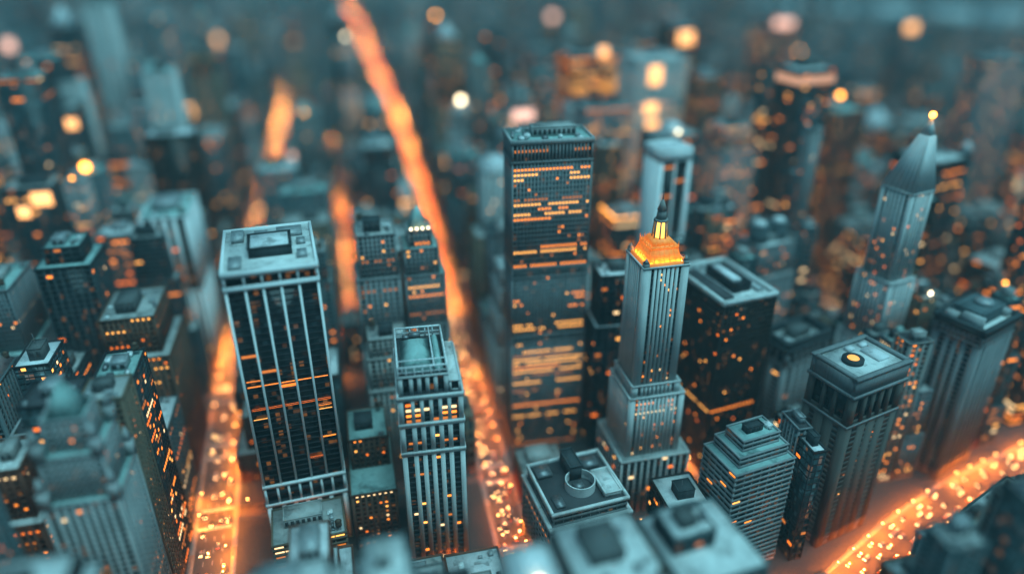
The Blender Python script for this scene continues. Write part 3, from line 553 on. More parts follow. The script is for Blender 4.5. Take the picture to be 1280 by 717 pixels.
# background towers one can tell apart
BGT = [('twin_panel_tower', 'grey tower carrying two glowing rose panels below its top, behind the broad ribbed tower', (188, 800), 32, 30, 0, [(140, 32, 30, 0, 0, 'grid'), (180, 28, 26, 0, 0, 'grid'), (198, 20, 18, 0, 0, 'grid')], 'bright stone', 'dark', (.04, .1), 'rose-panel tower', [(628, 70), (672, 70), (672, 155), (628, 155)]),
 ('brown_office_tower', 'dark red-brown tower with bands of orange windows behind the slim white tower', (266, 820), 58, 50, 4, [(236, 58, 50, 0, 0, 'grid')], 'dark bronze', 'brown', (.1, .5), 'red-brown tower', [(708, 60), (778, 60), (778, 165), (708, 165)]),
 ('teal_roof_tower', 'broad grey tower with bright teal roof and glowing orange panels at its top', (322, 760), 62, 50, 6, [(238, 62, 50, 0, 0, 'ribs')], 'bright stone', 'teal', (.06, .3), 'teal-roofed tower', [(788, 65), (880, 65), (870, 170), (790, 170)]),
 ('bright_top_tower', 'tall dark tower with a bright lit band right under its pale roof', (418, 610), 42, 34, 8, [(236, 42, 34, 0, 0, 'bands'), (250, 42, 34, 0, 0, 'bands')], 'slate', 'brown', (.04, .08), 'bright-topped tower', [(988, 60), (1058, 60), (1040, 320), (1000, 320)]),
 ('speckled_tower', 'hazy grey tower speckled with small warm windows right of the slim white tower', (350, 610), 38, 40, 8, [(178, 40, 42, 0, 0, 'fine'), (200, 30, 30, 0, 0, 'fine')], 'mid stone', 'dark', (.22, .2), 'speckled tower', [(908, 140), (978, 140), (960, 300), (905, 300)]),
 ('twin_lobe_tower', 'grey twin-lobed tower with small white rooftop caps behind the masonry block', (320, 478), 40, 30, 12, [(110, 42, 32, 0, 0, 'pilaster'), (138, 36, 26, 0, 0, 'fine')], 'mid stone', 'dark', (.08, .06), 'twin-lobed tower', [(955, 290), (1035, 290), (1020, 390), (955, 390)]),
 ('dark_ridge_tower', 'dark brown tower dotted with orange windows left of the obelisk tower', (516, 676), 46, 44, 12, [(190, 46, 44, 0, 0, 'punched')], 'dark bronze', 'brown', (.2, .2), 'dark dotted tower', [(1050, 170), (1112, 170), (1085, 350), (1035, 320)]),
 ('black_box_tower', 'big black box tower with a flat dark crown right of the obelisk tower', (516, 528), 46, 44, 14, [(170, 46, 44, 0, 0, 'grid'), (180, 47, 45, 0, 0, 'grid')], 'charcoal', 'brown', (.05, .08), 'black box tower', [(1175, 205), (1255, 205), (1245, 340), (1160, 380)]),
 ('domed_tower', 'grey tower topped by a dome with a brilliant white beacon beside the widest avenue', (128, 850), 30, 30, 0, [(150, 30, 30, 0, 0, 'fine'), (172, 22, 22, 0, 0, 'fine')], 'bright stone', 'dark', (.04, .06), 'white-beacon tower', [(528, 120), (566, 120), (566, 200), (530, 200)]),
 ('vaulted_tower', 'pale grey tower with a rounded vault roof just right of the widest avenue', (127, 640), 28, 34, 0, [(165, 28, 34, 0, 0, 'pilaster')], 'bright stone', 'dark', (.03, .03), 'vault-roofed tower', [(542, 200), (580, 200), (582, 270), (545, 260)]),
 ('purple_brown_tower', 'plum-brown slab tower behind the slim white tower on its right', (378, 720), 28, 30, 6, [(224, 28, 30, 0, 0, 'punched')], 'brown brick', 'brown', (.14, .2), 'plum-brown slab', [(872, 100), (910, 100), (905, 280), (868, 280)]),
 ('pale_needle_tower', 'pale slender tower rising to the top edge in the hazy left distance', (-277, 1000), 28, 28, 0, [(285, 28, 28, 0, 0, 'pilaster')], 'bright stone', 'teal', (.01, .0), 'pale slender tower', [(105, 10), (140, 10), (165, 150), (140, 150)]),
 ('pale_leaning_tower', 'pale grey narrow tower far left of the leftmost glowing avenue', (-184, 800), 28, 30, 0, [(240, 28, 30, 0, 0, 'ribs')], 'bright stone', 'teal', (.02, .01), 'pale narrow tower', [(180, 90), (218, 90), (232, 200), (205, 200)]),
 ('small_pale_tower', 'stubby pale tower in the blurred upper left', (-292, 900), 22, 24, 0, [(216, 22, 24, 0, 0, 'ribs')], 'bright stone', 'teal', (.02, .02), 'stubby pale tower', None),
 ('dark_far_tower', 'dark slab tower in the blurred upper left corner', (-330, 900), 40, 40, 0, [(240, 40, 40, 0, 0, 'grid')], 'slate', 'dark', (.02, .03), 'dark corner slab', None),
 ('hazy_tower', 'teal hazy tower between the leftmost glowing avenue and the top edge', (-262, 1210), 40, 40, 0, [(246, 40, 40, 0, 0, 'grid')], 'mid stone', 'teal', (.03, .03), 'teal hazy tower', None),
 ('rose_tower', 'rose-tinted tower just left of the leftmost glowing avenue in the distance', (-178, 1000), 38, 40, 0, [(200, 38, 40, 0, 0, 'punched'), (228, 30, 32, 0, 0, 'punched')], 'tan', 'brown', (.08, .1), 'rose-tinted tower', None),
 ('teal_lid_block', 'block with a bright teal flat roof between the leftmost avenue and the narrow lit street', (-92, 800), 42, 40, 0, [(132, 42, 40, 0, 0, 'punched')], 'teal grey', 'dark', (.08, .06), 'teal-lidded block', [(358, 190), (412, 190), (410, 230), (362, 235)]),
 ('chunky_block', 'dark blocky tower with a blue-green roof between the narrow lit street and widest avenue', (18, 800), 42, 42, 0, [(128, 42, 42, 0, 0, 'grid'), (150, 34, 34, 0, 0, 'grid')], 'slate', 'dark', (.05, .08), 'blue-green roofed block', [(445, 195), (492, 195), (495, 270), (455, 270)]),
 ('grey_stub_tower', 'grey slab seen over the widest avenue right of the vault-roofed tower', (133, 715), 24, 26, 0, [(150, 24, 26, 0, 0, 'fine')], 'grey concrete', 'brown', (.06, .06), 'grey slab by the avenue', [(595, 215), (622, 215), (615, 330), (598, 330)]),
 ('plum_tower', 'dark plum tower peeking between the broad ribbed tower and slim white tower', (243, 650), 22, 26, 0, [(180, 22, 26, 0, 0, 'punched')], 'brown brick', 'brown', (.08, .1), 'dark plum tower', [(745, 190), (770, 190), (770, 280), (745, 290)]),
 ('ember_slab', 'dark slab with long orange window bands at the right edge above the corniced tower', (561, 470), 46, 34, 14, [(96, 46, 34, 0, 0, 'bands')], 'dark bronze', 'brown', (.03, .3), 'orange-banded dark slab', None),
 ('shadow_tower', 'large unlit dark tower in the left, above the pale gothic tower', (-215, 520), 34, 40, 0, [(160, 36, 40, 0, 0, 'grid'), (172, 24, 26, 0, 0, 'grid')], 'slate', 'dark', (.02, .02), 'unlit dark tower', [(75, 320), (125, 320), (150, 440), (100, 440)]),
 ('hip_roof_block', 'hazy block with a pale blue hipped roof at the far left', (-262, 430), 40, 42, 0, [(120, 40, 42, 0, 0, 'pilaster')], 'teal grey', 'dark', (.03, .04), 'hip-roofed block', None),
 ('corner_block', 'dark low building with rectangular roof pits in the lower right corner', (338, 216), 62, 38, 20, [(58, 62, 38, 0, 0, 'grid'), (66, 62, 38, 0, 0, 'bands')], 'slate', 'dark', (.0, .0), 'dark corner building', None),
 ('near_teal_block', 'foreground block with teal roof below the white-ribbed glass slab', (-62, 200), 46, 46, 3, [(120, 46, 46, 0, 0, 'grid'), (130, 34, 30, 0, 4, 'grid')], 'slate', 'brown', (.04, .1), 'teal foreground block', None),
 ('near_step_block', 'foreground stepped block with bright blue-green terraces left of the limestone tower', (-14, 206), 26, 44, 0, [(118, 26, 44, 0, 0, 'grid'), (132, 19, 30, 1, 4, 'grid')], 'teal grey', 'dark', (.03, .04), 'stepped foreground block', None),
 ('near_roof_block', 'foreground block of jumbled teal roofs right of the drum-roofed block', (128, 204), 44, 46, 6, [(112, 44, 46, 0, 0, 'grid'), (122, 22, 20, -6, 6, 'grid')], 'teal grey', 'dark', (.03, .04), 'jumbled foreground block', None),
 ('near_low_block', 'foreground block with a smooth teal roof under the drum-roofed block', (80, 198), 40, 46, 4, [(122, 40, 46, 0, 0, 'grid')], 'grey concrete', 'dark', (.02, .02), 'smooth-roofed foreground block', None),
 ('left_dark_block', 'dark foreground tower with wide orange floor bands in the bottom left', (-168, 212), 52, 46, 0, [(136, 52, 46, 0, 0, 'bands'), (146, 38, 32, 0, 4, 'grid')], 'charcoal', 'brown', (.02, .25), 'orange-banded foreground tower', None),
 ('infill_block', 'dim brown block with lit windows between the white-ribbed glass slab and limestone tower', (-18, 372), 30, 62, 0, [(46, 30, 62, 0, 0, 'punched'), (70, 26, 34, 0, 12, 'punched')], 'brown brick', 'brown', (.12, .1), 'dim brown block', None),
 ('amber_beacon_block', 'hazy block under a large round amber light left of the pale narrow tower', (-245, 720), 26, 30, 0, [(166, 26, 30, 0, 0, 'punched')], 'teal grey', 'dark', (.03, .03), 'amber-light block', None),
 ('amber_screen_block', 'blurred dark block carrying wide orange panels near its top in the upper left', (-312, 860), 42, 40, 0, [(196, 42, 40, 0, 0, 'grid')], 'slate', 'dark', (.03, .06), 'orange-panel block', None),
 ('edge_screen_block', 'dark block with a glowing orange top corner at the left edge', (-292, 690), 40, 36, 0, [(166, 40, 36, 0, 0, 'grid')], 'slate', 'dark', (.03, .06), 'orange-corner block', None),
 ('front_step_block', 'stepped grey masonry block with lit windows right behind the limestone tower with railings', (1, 434), 56, 30, 0, [(80, 56, 30, 0, 0, 'punched'), (104, 44, 24, -5, 2, 'punched'), (118, 26, 20, -12, 3, 'punched')], 'limestone', 'dark', (.10, .08), 'stepped masonry block', None),
 ('lobby_block', 'low block with a wide glowing amber facade at the foot of the white-ribbed glass slab', (-66, 346), 44, 32, 3, [(40, 44, 32, 0, 0, 'bands')], 'tan', 'brown', (.3, .8), 'amber lobby block', None),
 ('lane_end_block', 'small block closing the near end of the narrow lit street', (-17, 600), 16, 28, 0, [(44, 16, 28, 0, 0, 'punched')], 'slate', 'dark', (.1, .1), 'block at the narrow street', None),
 ('left_teal_block', 'teal foreground tower at the lower left edge', (-212, 268), 40, 40, 0, [(158, 40, 40, 0, 0, 'pilaster'), (172, 28, 28, 0, 4, 'grid')], 'teal grey', 'dark', (.04, .05), 'teal edge tower', None)]
for i, (nm, lb, cr, ww, dd, rt, tiers, wl, gl, lit, mk, gd) in enumerate(BGT):
    rf = rnd.choice(['grey gravel', 'pale membrane', 'copper green']) if 'teal' not in lb and 'blue' not in lb and 'foreground' not in lb else 'pale membrane'
    far = cr[1] > 600
    tower(nm, lb, 'tower' if tiers[-1][0] > 125 else 'building', cr, ww, dd, rt, tiers, wl, gl, rf, lit=lit, seed=40 + i, guard=gd, mark=mk, most=100, level=1 if far else 2)
BY = {h[4].name: h for h in HEROES}
def extra(n): return BY[n][4]
r_ = extra('twin_panel_tower')
for (z0, z1, ww) in ((150, 166, 14), (172, 182, 12)):
    yy = -15.1 if z1 < 180 else -13.1
    s = MB(); s.box(-ww, ww, yy - .6, yy + .1, z0, z1); s.build('lit_panel', SIGNP, r_)
s = MB(); s.cyl(0, 0, 5, 1, 198.3, 212, 8); s.build('pyramid_roof', ROOF['silver'], r_)
r_ = extra('teal_roof_tower')
for (a, b_, z0, z1) in ((-17, -2, 212, 232), (-20, -4, 180, 192), (-16, -1, 164, 172)):
    s = MB(); s.box(a, b_, -25.7, -24.9, z0, z1); s.build('lit_panel', SIGN, r_)
r_ = extra('brown_office_tower')
s = MB(); s.box(4, 14, -26, -24.9, 234, 244); s.build('lit_panel', SIGN, r_)
r_ = extra('bright_top_tower')
s = MB(); s.ring(-21.6, 21.6, -17.6, 17.6, 238, 245, 1); s.build('lit_band', emit('lit band peach', (1, .5, .3), .8), r_)
r_ = extra('domed_tower')
s = MB()
for k in range(5):
    a, c_ = math.pi / 2 * k / 5, math.pi / 2 * (k + 1) / 5
    s.cyl(0, 0, 9 * math.cos(a), max(.2, 9 * math.cos(c_)), 172.3 + 9 * math.sin(a), 172.3 + 9 * math.sin(c_), 16, cap=False)
s.build('dome', ROOF['silver'], r_); beacon(r_, 0, -3, 184, 3.6, BEACW)
r_ = extra('vaulted_tower')
s = MB(); n = 10
pp = [(13.5 * math.cos(math.pi * i / n), yy, 165.3 + 9 * math.sin(math.pi * i / n)) for yy in (-16, 16) for i in range(n + 1)]
s.poly(pp, [(i, i + 1, n + 2 + i, n + 1 + i) for i in range(n)] + [tuple(range(n, -1, -1)), tuple(range(n + 1, 2 * n + 2))]); s.build('vault_roof', ROOF['silver'], r_)
r_ = extra('twin_lobe_tower')
for sx in (-10, 10):
    s = MB(); s.cyl(sx, 0, 8, 8, 138.3, 152, 18); s.cyl(sx, 0, 8.6, 8.6, 152, 153.5, 18); s.build('lobe', WALL['teal grey'], r_)
    s = MB(); s.cyl(sx, 0, 5, 4.4, 153.5, 156, 16); s.build('roof_cap', WHITEP, r_)
beacon(extra('amber_beacon_block'), 0, -10, 172, 4.2, BEAC); mast(extra('amber_beacon_block'), 0, -10, 166, 168.5, .5)
r_ = extra('amber_screen_block')
for (a, b_, z0, z1) in ((-4, 8, 178, 190), (-20, -8, 172, 180), (9, 20, 176, 186)):
    s = MB(); s.box(a, b_, -20.8, -19.9, z0, z1); s.build('lit_panel', SIGN, r_)
r_ = extra('edge_screen_block')
s = MB(); s.box(2, 18, -18.8, -17.9, 150, 162); s.build('lit_panel', SIGN, r_)
s = MB(); s.box(-12, -2, -18.8, -17.9, 140, 150); s.build('lit_panel', SIGN, r_)
r_ = extra('speckled_tower'); mast(r_, 0, 0, 200, 226, .8)
r_ = extra('dark_ridge_tower'); mast(r_, -16, -16, 190, 206, .8); beacon(r_, -16, -16, 208, 2.8, BEAC)
r_ = extra('hip_roof_block'); s = MB(); s.frustum((-19, 19, -20, 20), 121.4, (-3, 3, -10, 10), 138); s.build('hipped_roof', ROOF['pale membrane'], r_)

# ------------------------------------------------------------------ ground, avenues, river
def interp(pts, y):
    if y <= pts[0][1]: return pts[0][0]
    for (xa, ya), (xb, yb) in zip(pts, pts[1:]):
        if y <= yb: return xa + (xb - xa) * (y - ya) / (yb - ya)
    return pts[-1][0]
YF = 4600
AVE = [  # name, centre line, half width near, half width far, first y, last y, lamp spacing
    ('wide_avenue', [(83, 150), (84, 330), (87, 400), (90, 500), (92, 600), (100, 806), (109, 1033), (112, 1287), (116, 1667), (112, 2051), (97, 3958), (96, YF)], 9.5, 13, 150, YF, 18),
    ('left_avenue', [(-104, 150), (-111, 373), (-117, 500), (-120, 623), (-119, 991), (-114, 1341), (-108, 1895), (-104, YF)], 11.5, 12, 150, 2300, 22),
    ('narrow_street', [(-8, 560), (-8, YF)], 6, 7, 690, 1900, 30),
    ('east_street', [(226, 150), (226, YF)], 9, 10, 340, 1500, 34),
    ('corner_avenue', [(500, 400), (500, YF)], 11, 12, 420, 1300, 22),
]
GRID = [(-2900 + 118 * k) for k in range(24)]         # the further avenues left ...
GRIDX = [x for x in GRID if x < -190] + [345 + 0] + [620 + 118 * k for k in range(24)]
def av_list(y):
    L = [(interp(p, y), h0 + (h1 - h0) * min(1, max(0, (y - 500) / 900))) for _, p, h0, h1, *_ in AVE]
    L += [(x, 9) for x in GRIDX]
    return sorted(L)
g = MB(); g.poly([(-7800, -1500, 0), (7800, -1500, 0), (7800, 9400, 0), (-7800, 9400, 0)], [(0, 1, 2, 3)])
tag(g.build('ground', EARTH), kind='structure')
def ribbon(m, pts, half, z, off=0.0, thick=0.0):
    """a strip along a line; with thickness it is a raised kerb and pavement"""
    P = []
    for i, (x, y) in enumerate(pts):
        a, b = pts[max(0, i - 1)], pts[min(len(pts) - 1, i + 1)]
        d = math.hypot(b[0] - a[0], b[1] - a[1]); nx, ny = (b[1] - a[1]) / d, -(b[0] - a[0]) / d
        h = half(y) if callable(half) else half; o = off(y) if callable(off) else off
        P.append((x + nx * (o - h), y + ny * (o - h), x + nx * (o + h), y + ny * (o + h)))
    for (a, b) in zip(P, P[1:]):
        pts_ = [(a[0], a[1], z), (a[2], a[3], z), (b[2], b[3], z), (b[0], b[1], z)]
        if not thick: m.poly(pts_, [(0, 1, 2, 3)])
        else: m.poly(pts_ + [(p[0], p[1], z + thick) for p in pts_], [(4, 5, 6, 7), (0, 1, 5, 4), (1, 2, 6, 5), (2, 3, 7, 6), (3, 0, 4, 7)])
def line_pts(pts, y0, y1, step=40):
    n = max(1, int((y1 - y0) / step)); return [(interp(pts, y0 + (y1 - y0) * i / n), y0 + (y1 - y0) * i / n) for i in range(n + 1)]
BOUL = [(226, 254), (279, 264), (346, 294), (415, 319), (505, 340), (640, 372), (900, 430)]
CROSS = [(340, 7), (424, 7), (500, 6), (578, 6), (656, 6), (734, 6), (812, 6), (890, 6)]
road, pave, mark = MB(), MB(), MB()
for nm, p, h0, h1, y0, y1, sp in AVE:
    hw = lambda y, h0=h0, h1=h1: h0 + (h1 - h0) * min(1, max(0, (y - 500) / 900))
    L = line_pts(p, max(y0, 150), y1)
    rb = MB(); ribbon(rb, L, hw, .004 if nm != 'east_street' else .006); tag(rb.build(nm, ASPHALT), kind='structure')
    for sgn in (-1, 1): ribbon(pave, L, 1.9, .0, lambda y, hw=hw, sgn=sgn: sgn * (hw(y) + 1.9), .14)
    for lane in (-.5, 0, .5):
        y = y0
        while y < min(y1, 1500):
            a, b = interp(p, y), interp(p, y + 4); o = lane * hw(y)
            mark.poly([(a + o - .12, y, .012), (a + o + .12, y, .012), (b + o + .12, y + 4, .012), (b + o - .12, y + 4, .012)], [(0, 1, 2, 3)])
            y += 11
for k, (yy, hh) in enumerate(CROSS):
    cr = MB(); cr.box(-320, 235 if yy < 560 else 560, yy - hh, yy + hh, -.1, .008); tag(cr.build('cross_street', ASPHALT), kind='structure')
    for nm, p, h0, h1, y0, y1, sp in AVE[:3]:
        if yy < y0: continue
        xc = interp(p, yy)
        for side in (-1, 1):
            for j in range(int(2 * h0 / 1.3)):
                a = xc - h0 + .6 + j * 1.3
                mark.poly([(a, yy + side * (hh + 2) - 1.6, .013), (a + .6, yy + side * (hh + 2) - 1.6, .013), (a + .6, yy + side * (hh + 2) + 1.6, .013), (a, yy + side * (hh + 2) + 1.6, .013)], [(0, 1, 2, 3)])
rb = MB(); ribbon(rb, BOUL, 16, .010); tag(rb.build('boulevard', ASPHALT), kind='structure')
for sgn in (-1, 1): ribbon(pave, BOUL[1:], 1.6, 0, sgn * 17.6, .14)
tag(pave.build('pavement', PAVE), kind='structure'); tag(mark.build('road_marking', PAINT), kind='structure')
wm = bpy.data.materials.new('river water'); t_, b_ = nodes(wm); b_.inputs['Base Color'].default_value = (.02, .04, .045, 1); b_.inputs['Roughness'].default_value = .18
wn_ = t_.nodes.new('ShaderNodeTexNoise'); wn_.inputs['Scale'].default_value = .05; wn_.inputs['Detail'].default_value = 4
bp_ = t_.nodes.new('ShaderNodeBump'); bp_.inputs['Strength'].default_value = .25; bp_.inputs['Distance'].default_value = 2
tc_ = t_.nodes.new('ShaderNodeTexCoord'); t_.links.new(tc_.outputs['Object'], wn_.inputs['Vector']); t_.links.new(wn_.outputs[0], bp_.inputs['Height']); t_.links.new(bp_.outputs[0], b_.inputs['Normal'])
RIV_A = [(1150, 3600), (1800, 2950), (2250, 2700), (2560, 2330), (4600, 700)]      # near bank
rv = MB(); far_b = [(x + 330, y + 420) for x, y in RIV_A]
for i in range(4): rv.poly([(*RIV_A[i], .02), (*RIV_A[i + 1], .02), (*far_b[i + 1], .02), (*far_b[i], .02)], [(0, 1, 2, 3)])
tag(rv.build('river', wm), kind='structure')
def in_river(x, y):
    for (a, b) in zip(RIV_A, RIV_A[1:]):
        for k in range(0, 11):
            px, py = a[0] + (b[0] - a[0]) * k / 10, a[1] + (b[1] - a[1]) * k / 10
            if px - 40 < x < px + 370 and py - 40 < y < py + 460:
                # inside the strip if between the two banks
                s = (x - a[0]) * (b[1] - a[1]) - (y - a[1]) * (b[0] - a[0])
                s2 = (x - a[0] - 330) * (b[1] - a[1]) - (y - a[1] - 420) * (b[0] - a[0])
                n = math.hypot(b[0] - a[0], b[1] - a[1])
                if s / n < 45 and s2 / n > -45: return True
    return False

PW = ['long white pier shed on the far river bank, nearest the bright-topped tower', 'white pier shed on the river bank, second along the water', 'white pier shed on the river bank, middle of the row', 'white pier shed on the river bank, fourth along the water', 'white pier shed on the river bank above the obelisk tower', 'white pier shed on the river bank, last of the row']
for k, lb in enumerate(PW):
    f = (k + .5) / 6; x, yv = 1560 + 1000 * f, 3080 - 760 * f
    if k > 2: x, yv = x + 25, yv + 15
    rt = tag(empty('pier_shed', x, yv, math.atan2(-760, 1000)), lb, 'pier shed', 'white sheds on the river bank')
    wd, dp, hh = 74 + 7 * (k % 3), 75, 36 + 6 * (k % 2)
    m = MB(); m.box(-wd, wd, -dp, dp, 0, hh); m.build('wall', WALL['white'], rt)
    m = MB(); m.poly([(-wd - 2, -dp - 2, hh), (wd + 2, -dp - 2, hh), (wd + 2, 0, hh + 14), (-wd - 2, 0, hh + 14), (-wd - 2, dp + 2, hh), (wd + 2, dp + 2, hh)], [(0, 1, 2, 3), (3, 2, 5, 4), (0, 3, 4), (1, 5, 2), (0, 4, 5, 1)]); m.build('roof', WALL['white'], rt)
    c_, s_ = abs(1000 / 1256), abs(760 / 1256); a_, b_ = wd * c_ + dp * s_, wd * s_ + dp * c_
    HEROES.append(((x - a_, x + a_, yv - b_, yv + b_), None, None, yv, rt, hh))

# ------------------------------------------------------------------ ordinary city buildings
# sight lines that ordinary buildings leave open: to the towers above and along the glowing streets
SL = []
for fb, mk, gd, yy, ro, zt in HEROES:
    if not gd: continue
    if yy > 560: gd = [(u, min(v, min(q[1] for q in gd) + 70)) for u, v in gd]
    us, vs_ = [q[0] for q in gd], [q[1] for q in gd]
    for u in np.arange(min(us), max(us) + 1, 9):
        for v in np.arange(min(vs_), max(vs_) + 1, 9):
            c = False
            for (x1, y1), (x2, y2) in zip(gd, gd[1:] + gd[:1]):
                if (y1 > v) != (y2 > v) and u < (x2 - x1) * (v - y1) / (y2 - y1) + x1: c = not c
            if c:
                r = pray(u, v); SL.append(CP + r * (yy - 2) / r[1])
NG = len(SL)
def sees(pts, y0, y1, half):
    y = y0
    while y < y1:
        for o in (-.25, .25): SL.append(np.array([interp(pts, y) + o * half, y, 1.0]))
        y *= 1.02
sees(AVE[0][1], 395, 4200, 13); sees(AVE[1][1], 335, 430, 13); sees(AVE[1][1], 520, 600, 11); sees(AVE[1][1], 980, 1700, 26); sees(AVE[2][1], 740, 960, 4)
for q in ((484, 590), (500, 592), (512, 600), (500, 640), (237, 390), (233, 365), (500, 575)): SL.append(np.array([q[0], q[1], 1.0]))
for (xa, ya), (xb, yb) in zip(BOUL[1:5], BOUL[2:5]):
    for k in range(8): SL.append(np.array([xa + (xb - xa) * k / 8, ya + (yb - ya) * k / 8, 1.0]))
for yy in range(300, 384, 4):
    for xx in (-92, -80): SL.append(np.array([xx, yy, 1.0]))
for (xa, ya), (xb, yb) in zip(RIV_A[1:], RIV_A[2:]):
    for k in range(8): SL.append(np.array([xa + (xb - xa) * k / 8 - 60, ya + (yb - ya) * k / 8 - 70, 18.0]))
SL = np.array(SL); SD = SL - CP
def max_height(f):
    """how tall a building on footprint F may be without standing in a sight line"""
    x0, x1, y0, y1 = f
    with np.errstate(divide='ignore', invalid='ignore'):
        tx0, tx1 = x0 / SD[:, 0], x1 / SD[:, 0]; ty0, ty1 = y0 / SD[:, 1], y1 / SD[:, 1]
    a = np.maximum(np.minimum(tx0, tx1), np.minimum(ty0, ty1)); b = np.minimum(np.maximum(tx0, tx1), np.maximum(ty0, ty1))
    k = (a < b) & (a < 1) & (b > 0) & (np.minimum(b, 1) > 0)
    if not k.any(): return 999.0
    z = CAM_H + SD[k, 2] * np.minimum(b[k], 1.0)
    return float(z.min()) - 2.0
def hits_hero(f):
    return any(f[0] < h[0][1] and f[1] > h[0][0] and f[2] < h[0][3] and f[3] > h[0][2] for h in HEROES)
def boul_hit(f):
    for (xa, ya), (xb, yb) in zip(BOUL, BOUL[1:]):
        for k in range(11):
            x, y = xa + (xb - xa) * k / 10, ya + (yb - ya) * k / 10
            if f[0] - 17 < x < f[1] + 17 and f[2] - 17 < y < f[3] + 17: return True
    return False
lots = []
y = 180.0; row = 0
ROWS = [180, 262, 347, 431, 506, 584, 662, 740, 818, 896]
while ROWS[-1] < 4500: ROWS.append(ROWS[-1] + (80 if ROWS[-1] < 2000 else 110))
for ya, yb in zip(ROWS, ROWS[1:]):
    yb -= 14
    L = av_list((ya + yb) / 2)
    for (xa, ha), (xb, hb_) in zip(L, L[1:]):
        x0, x1 = xa + ha + 4, xb - hb_ - 4
        if x1 - x0 < 14 or x0 > .95 * yb + 500 or x1 < -.62 * yb - 420: continue
        fine = x0 > 200 and ya < 560
        n = max(1, round((x1 - x0) / (18 if fine else rnd.uniform(28, 46)))); cuts = [x0] + sorted(x0 + (x1 - x0) * (i + rnd.uniform(-.2, .2)) / n for i in range(1, n)) + [x1]
        for c0, c1 in zip(cuts, cuts[1:]):
            ys = [ya, ya + 17, ya + 34, ya + 51, yb] if fine else [ya, yb] if rnd.random() < .35 else [ya, ya + (yb - ya) * rnd.uniform(.4, .6), yb]
            for r0, r1 in zip(ys, ys[1:]):
                lots.append([c0 + .6, c1 - .6, r0 + .5, r1 - .5])
keep = []
for f in lots:
    cx, cyy = (f[0] + f[1]) / 2, (f[2] + f[3]) / 2
    if in_river(cx, cyy): continue
    D = math.hypot(cx, cyy)
    if D < 200: continue
    # shrink away from the towers already standing
    for k in range(4):
        if not hits_hero(f): break
        g_ = [[f[0] + (f[1] - f[0]) * .35, f[1], f[2], f[3]], [f[0], f[1] - (f[1] - f[0]) * .35, f[2], f[3]], [f[0], f[1], f[2] + (f[3] - f[2]) * .35, f[3]], [f[0], f[1], f[2], f[3] - (f[3] - f[2]) * .35]]
        ok = [q for q in g_ if not hits_hero(q)]
        if ok: f = ok[0]; break
        f = [f[0] + 3, f[1] - 3, f[2] + 3, f[3] - 3]
    if hits_hero(f) or f[1] - f[0] < 9 or f[3] - f[2] < 9 or boul_hit(f): continue
    core = math.exp(-((cx - 60) / 520) ** 2 - ((cyy - 700) / 700) ** 2)
    med = 62 + 74 * core + 14 * math.exp(-((cyy - 2600) / 900) ** 2)
    h = med * math.exp(rnd.gauss(0, .42))
    if rnd.random() < .10: h *= rnd.uniform(1.4, 2.2)
    h = min(max(h, 14), 250 if D > 650 else 150, CAM_H - 150 if D < 330 else 999)
    h = min(h, max_height(f))
    if h < 7: continue
    w_, d_ = f[1] - f[0], f[3] - f[2]
    ps = [proj(px, py, pz) for px in (f[0], f[1]) for py in (f[2], f[3]) for pz in (0, h)]
    u0, u1 = min(p[0] for p in ps), max(p[0] for p in ps); v0, v1 = min(p[1] for p in ps), max(p[1] for p in ps)
    if u1 < -70 or u0 > 1350 or v1 < -60 or v0 > 780: continue
    pc = proj(cx, cyy, h)
    keep.append((w_ * (h + d_ * .5) / pc[2] ** 2, f, h, pc))
keep.sort(key=lambda q: -q[0])
N_IND = 520
TYPES = {   # look: (wall, glass, style, roofs, words)
    'brick_block': [('red brick', 'brown', 'punched', 'red brick'), ('brown brick', 'brown', 'punched', 'brown brick')],
    'stone_tower': [('limestone', 'dark', 'pilaster', 'limestone'), ('pale grey', 'dark', 'fine', 'pale stone'), ('tan', 'brown', 'punched', 'tan stone'), ('teal grey', 'dark', 'pilaster', 'blue-grey stone')],
    'office_tower': [('grey concrete', 'dark', 'grid', 'grey concrete'), ('slate', 'dark', 'bands', 'dark slate'), ('steel', 'teal', 'ribs', 'ribbed steel')],
    'glass_tower': [('charcoal', 'teal', 'curtain', 'black glass'), ('dark bronze', 'brown', 'curtain', 'bronze glass'), ('slate', 'teal', 'curtain', 'teal glass')],
}
FILL = []
nwin = 0
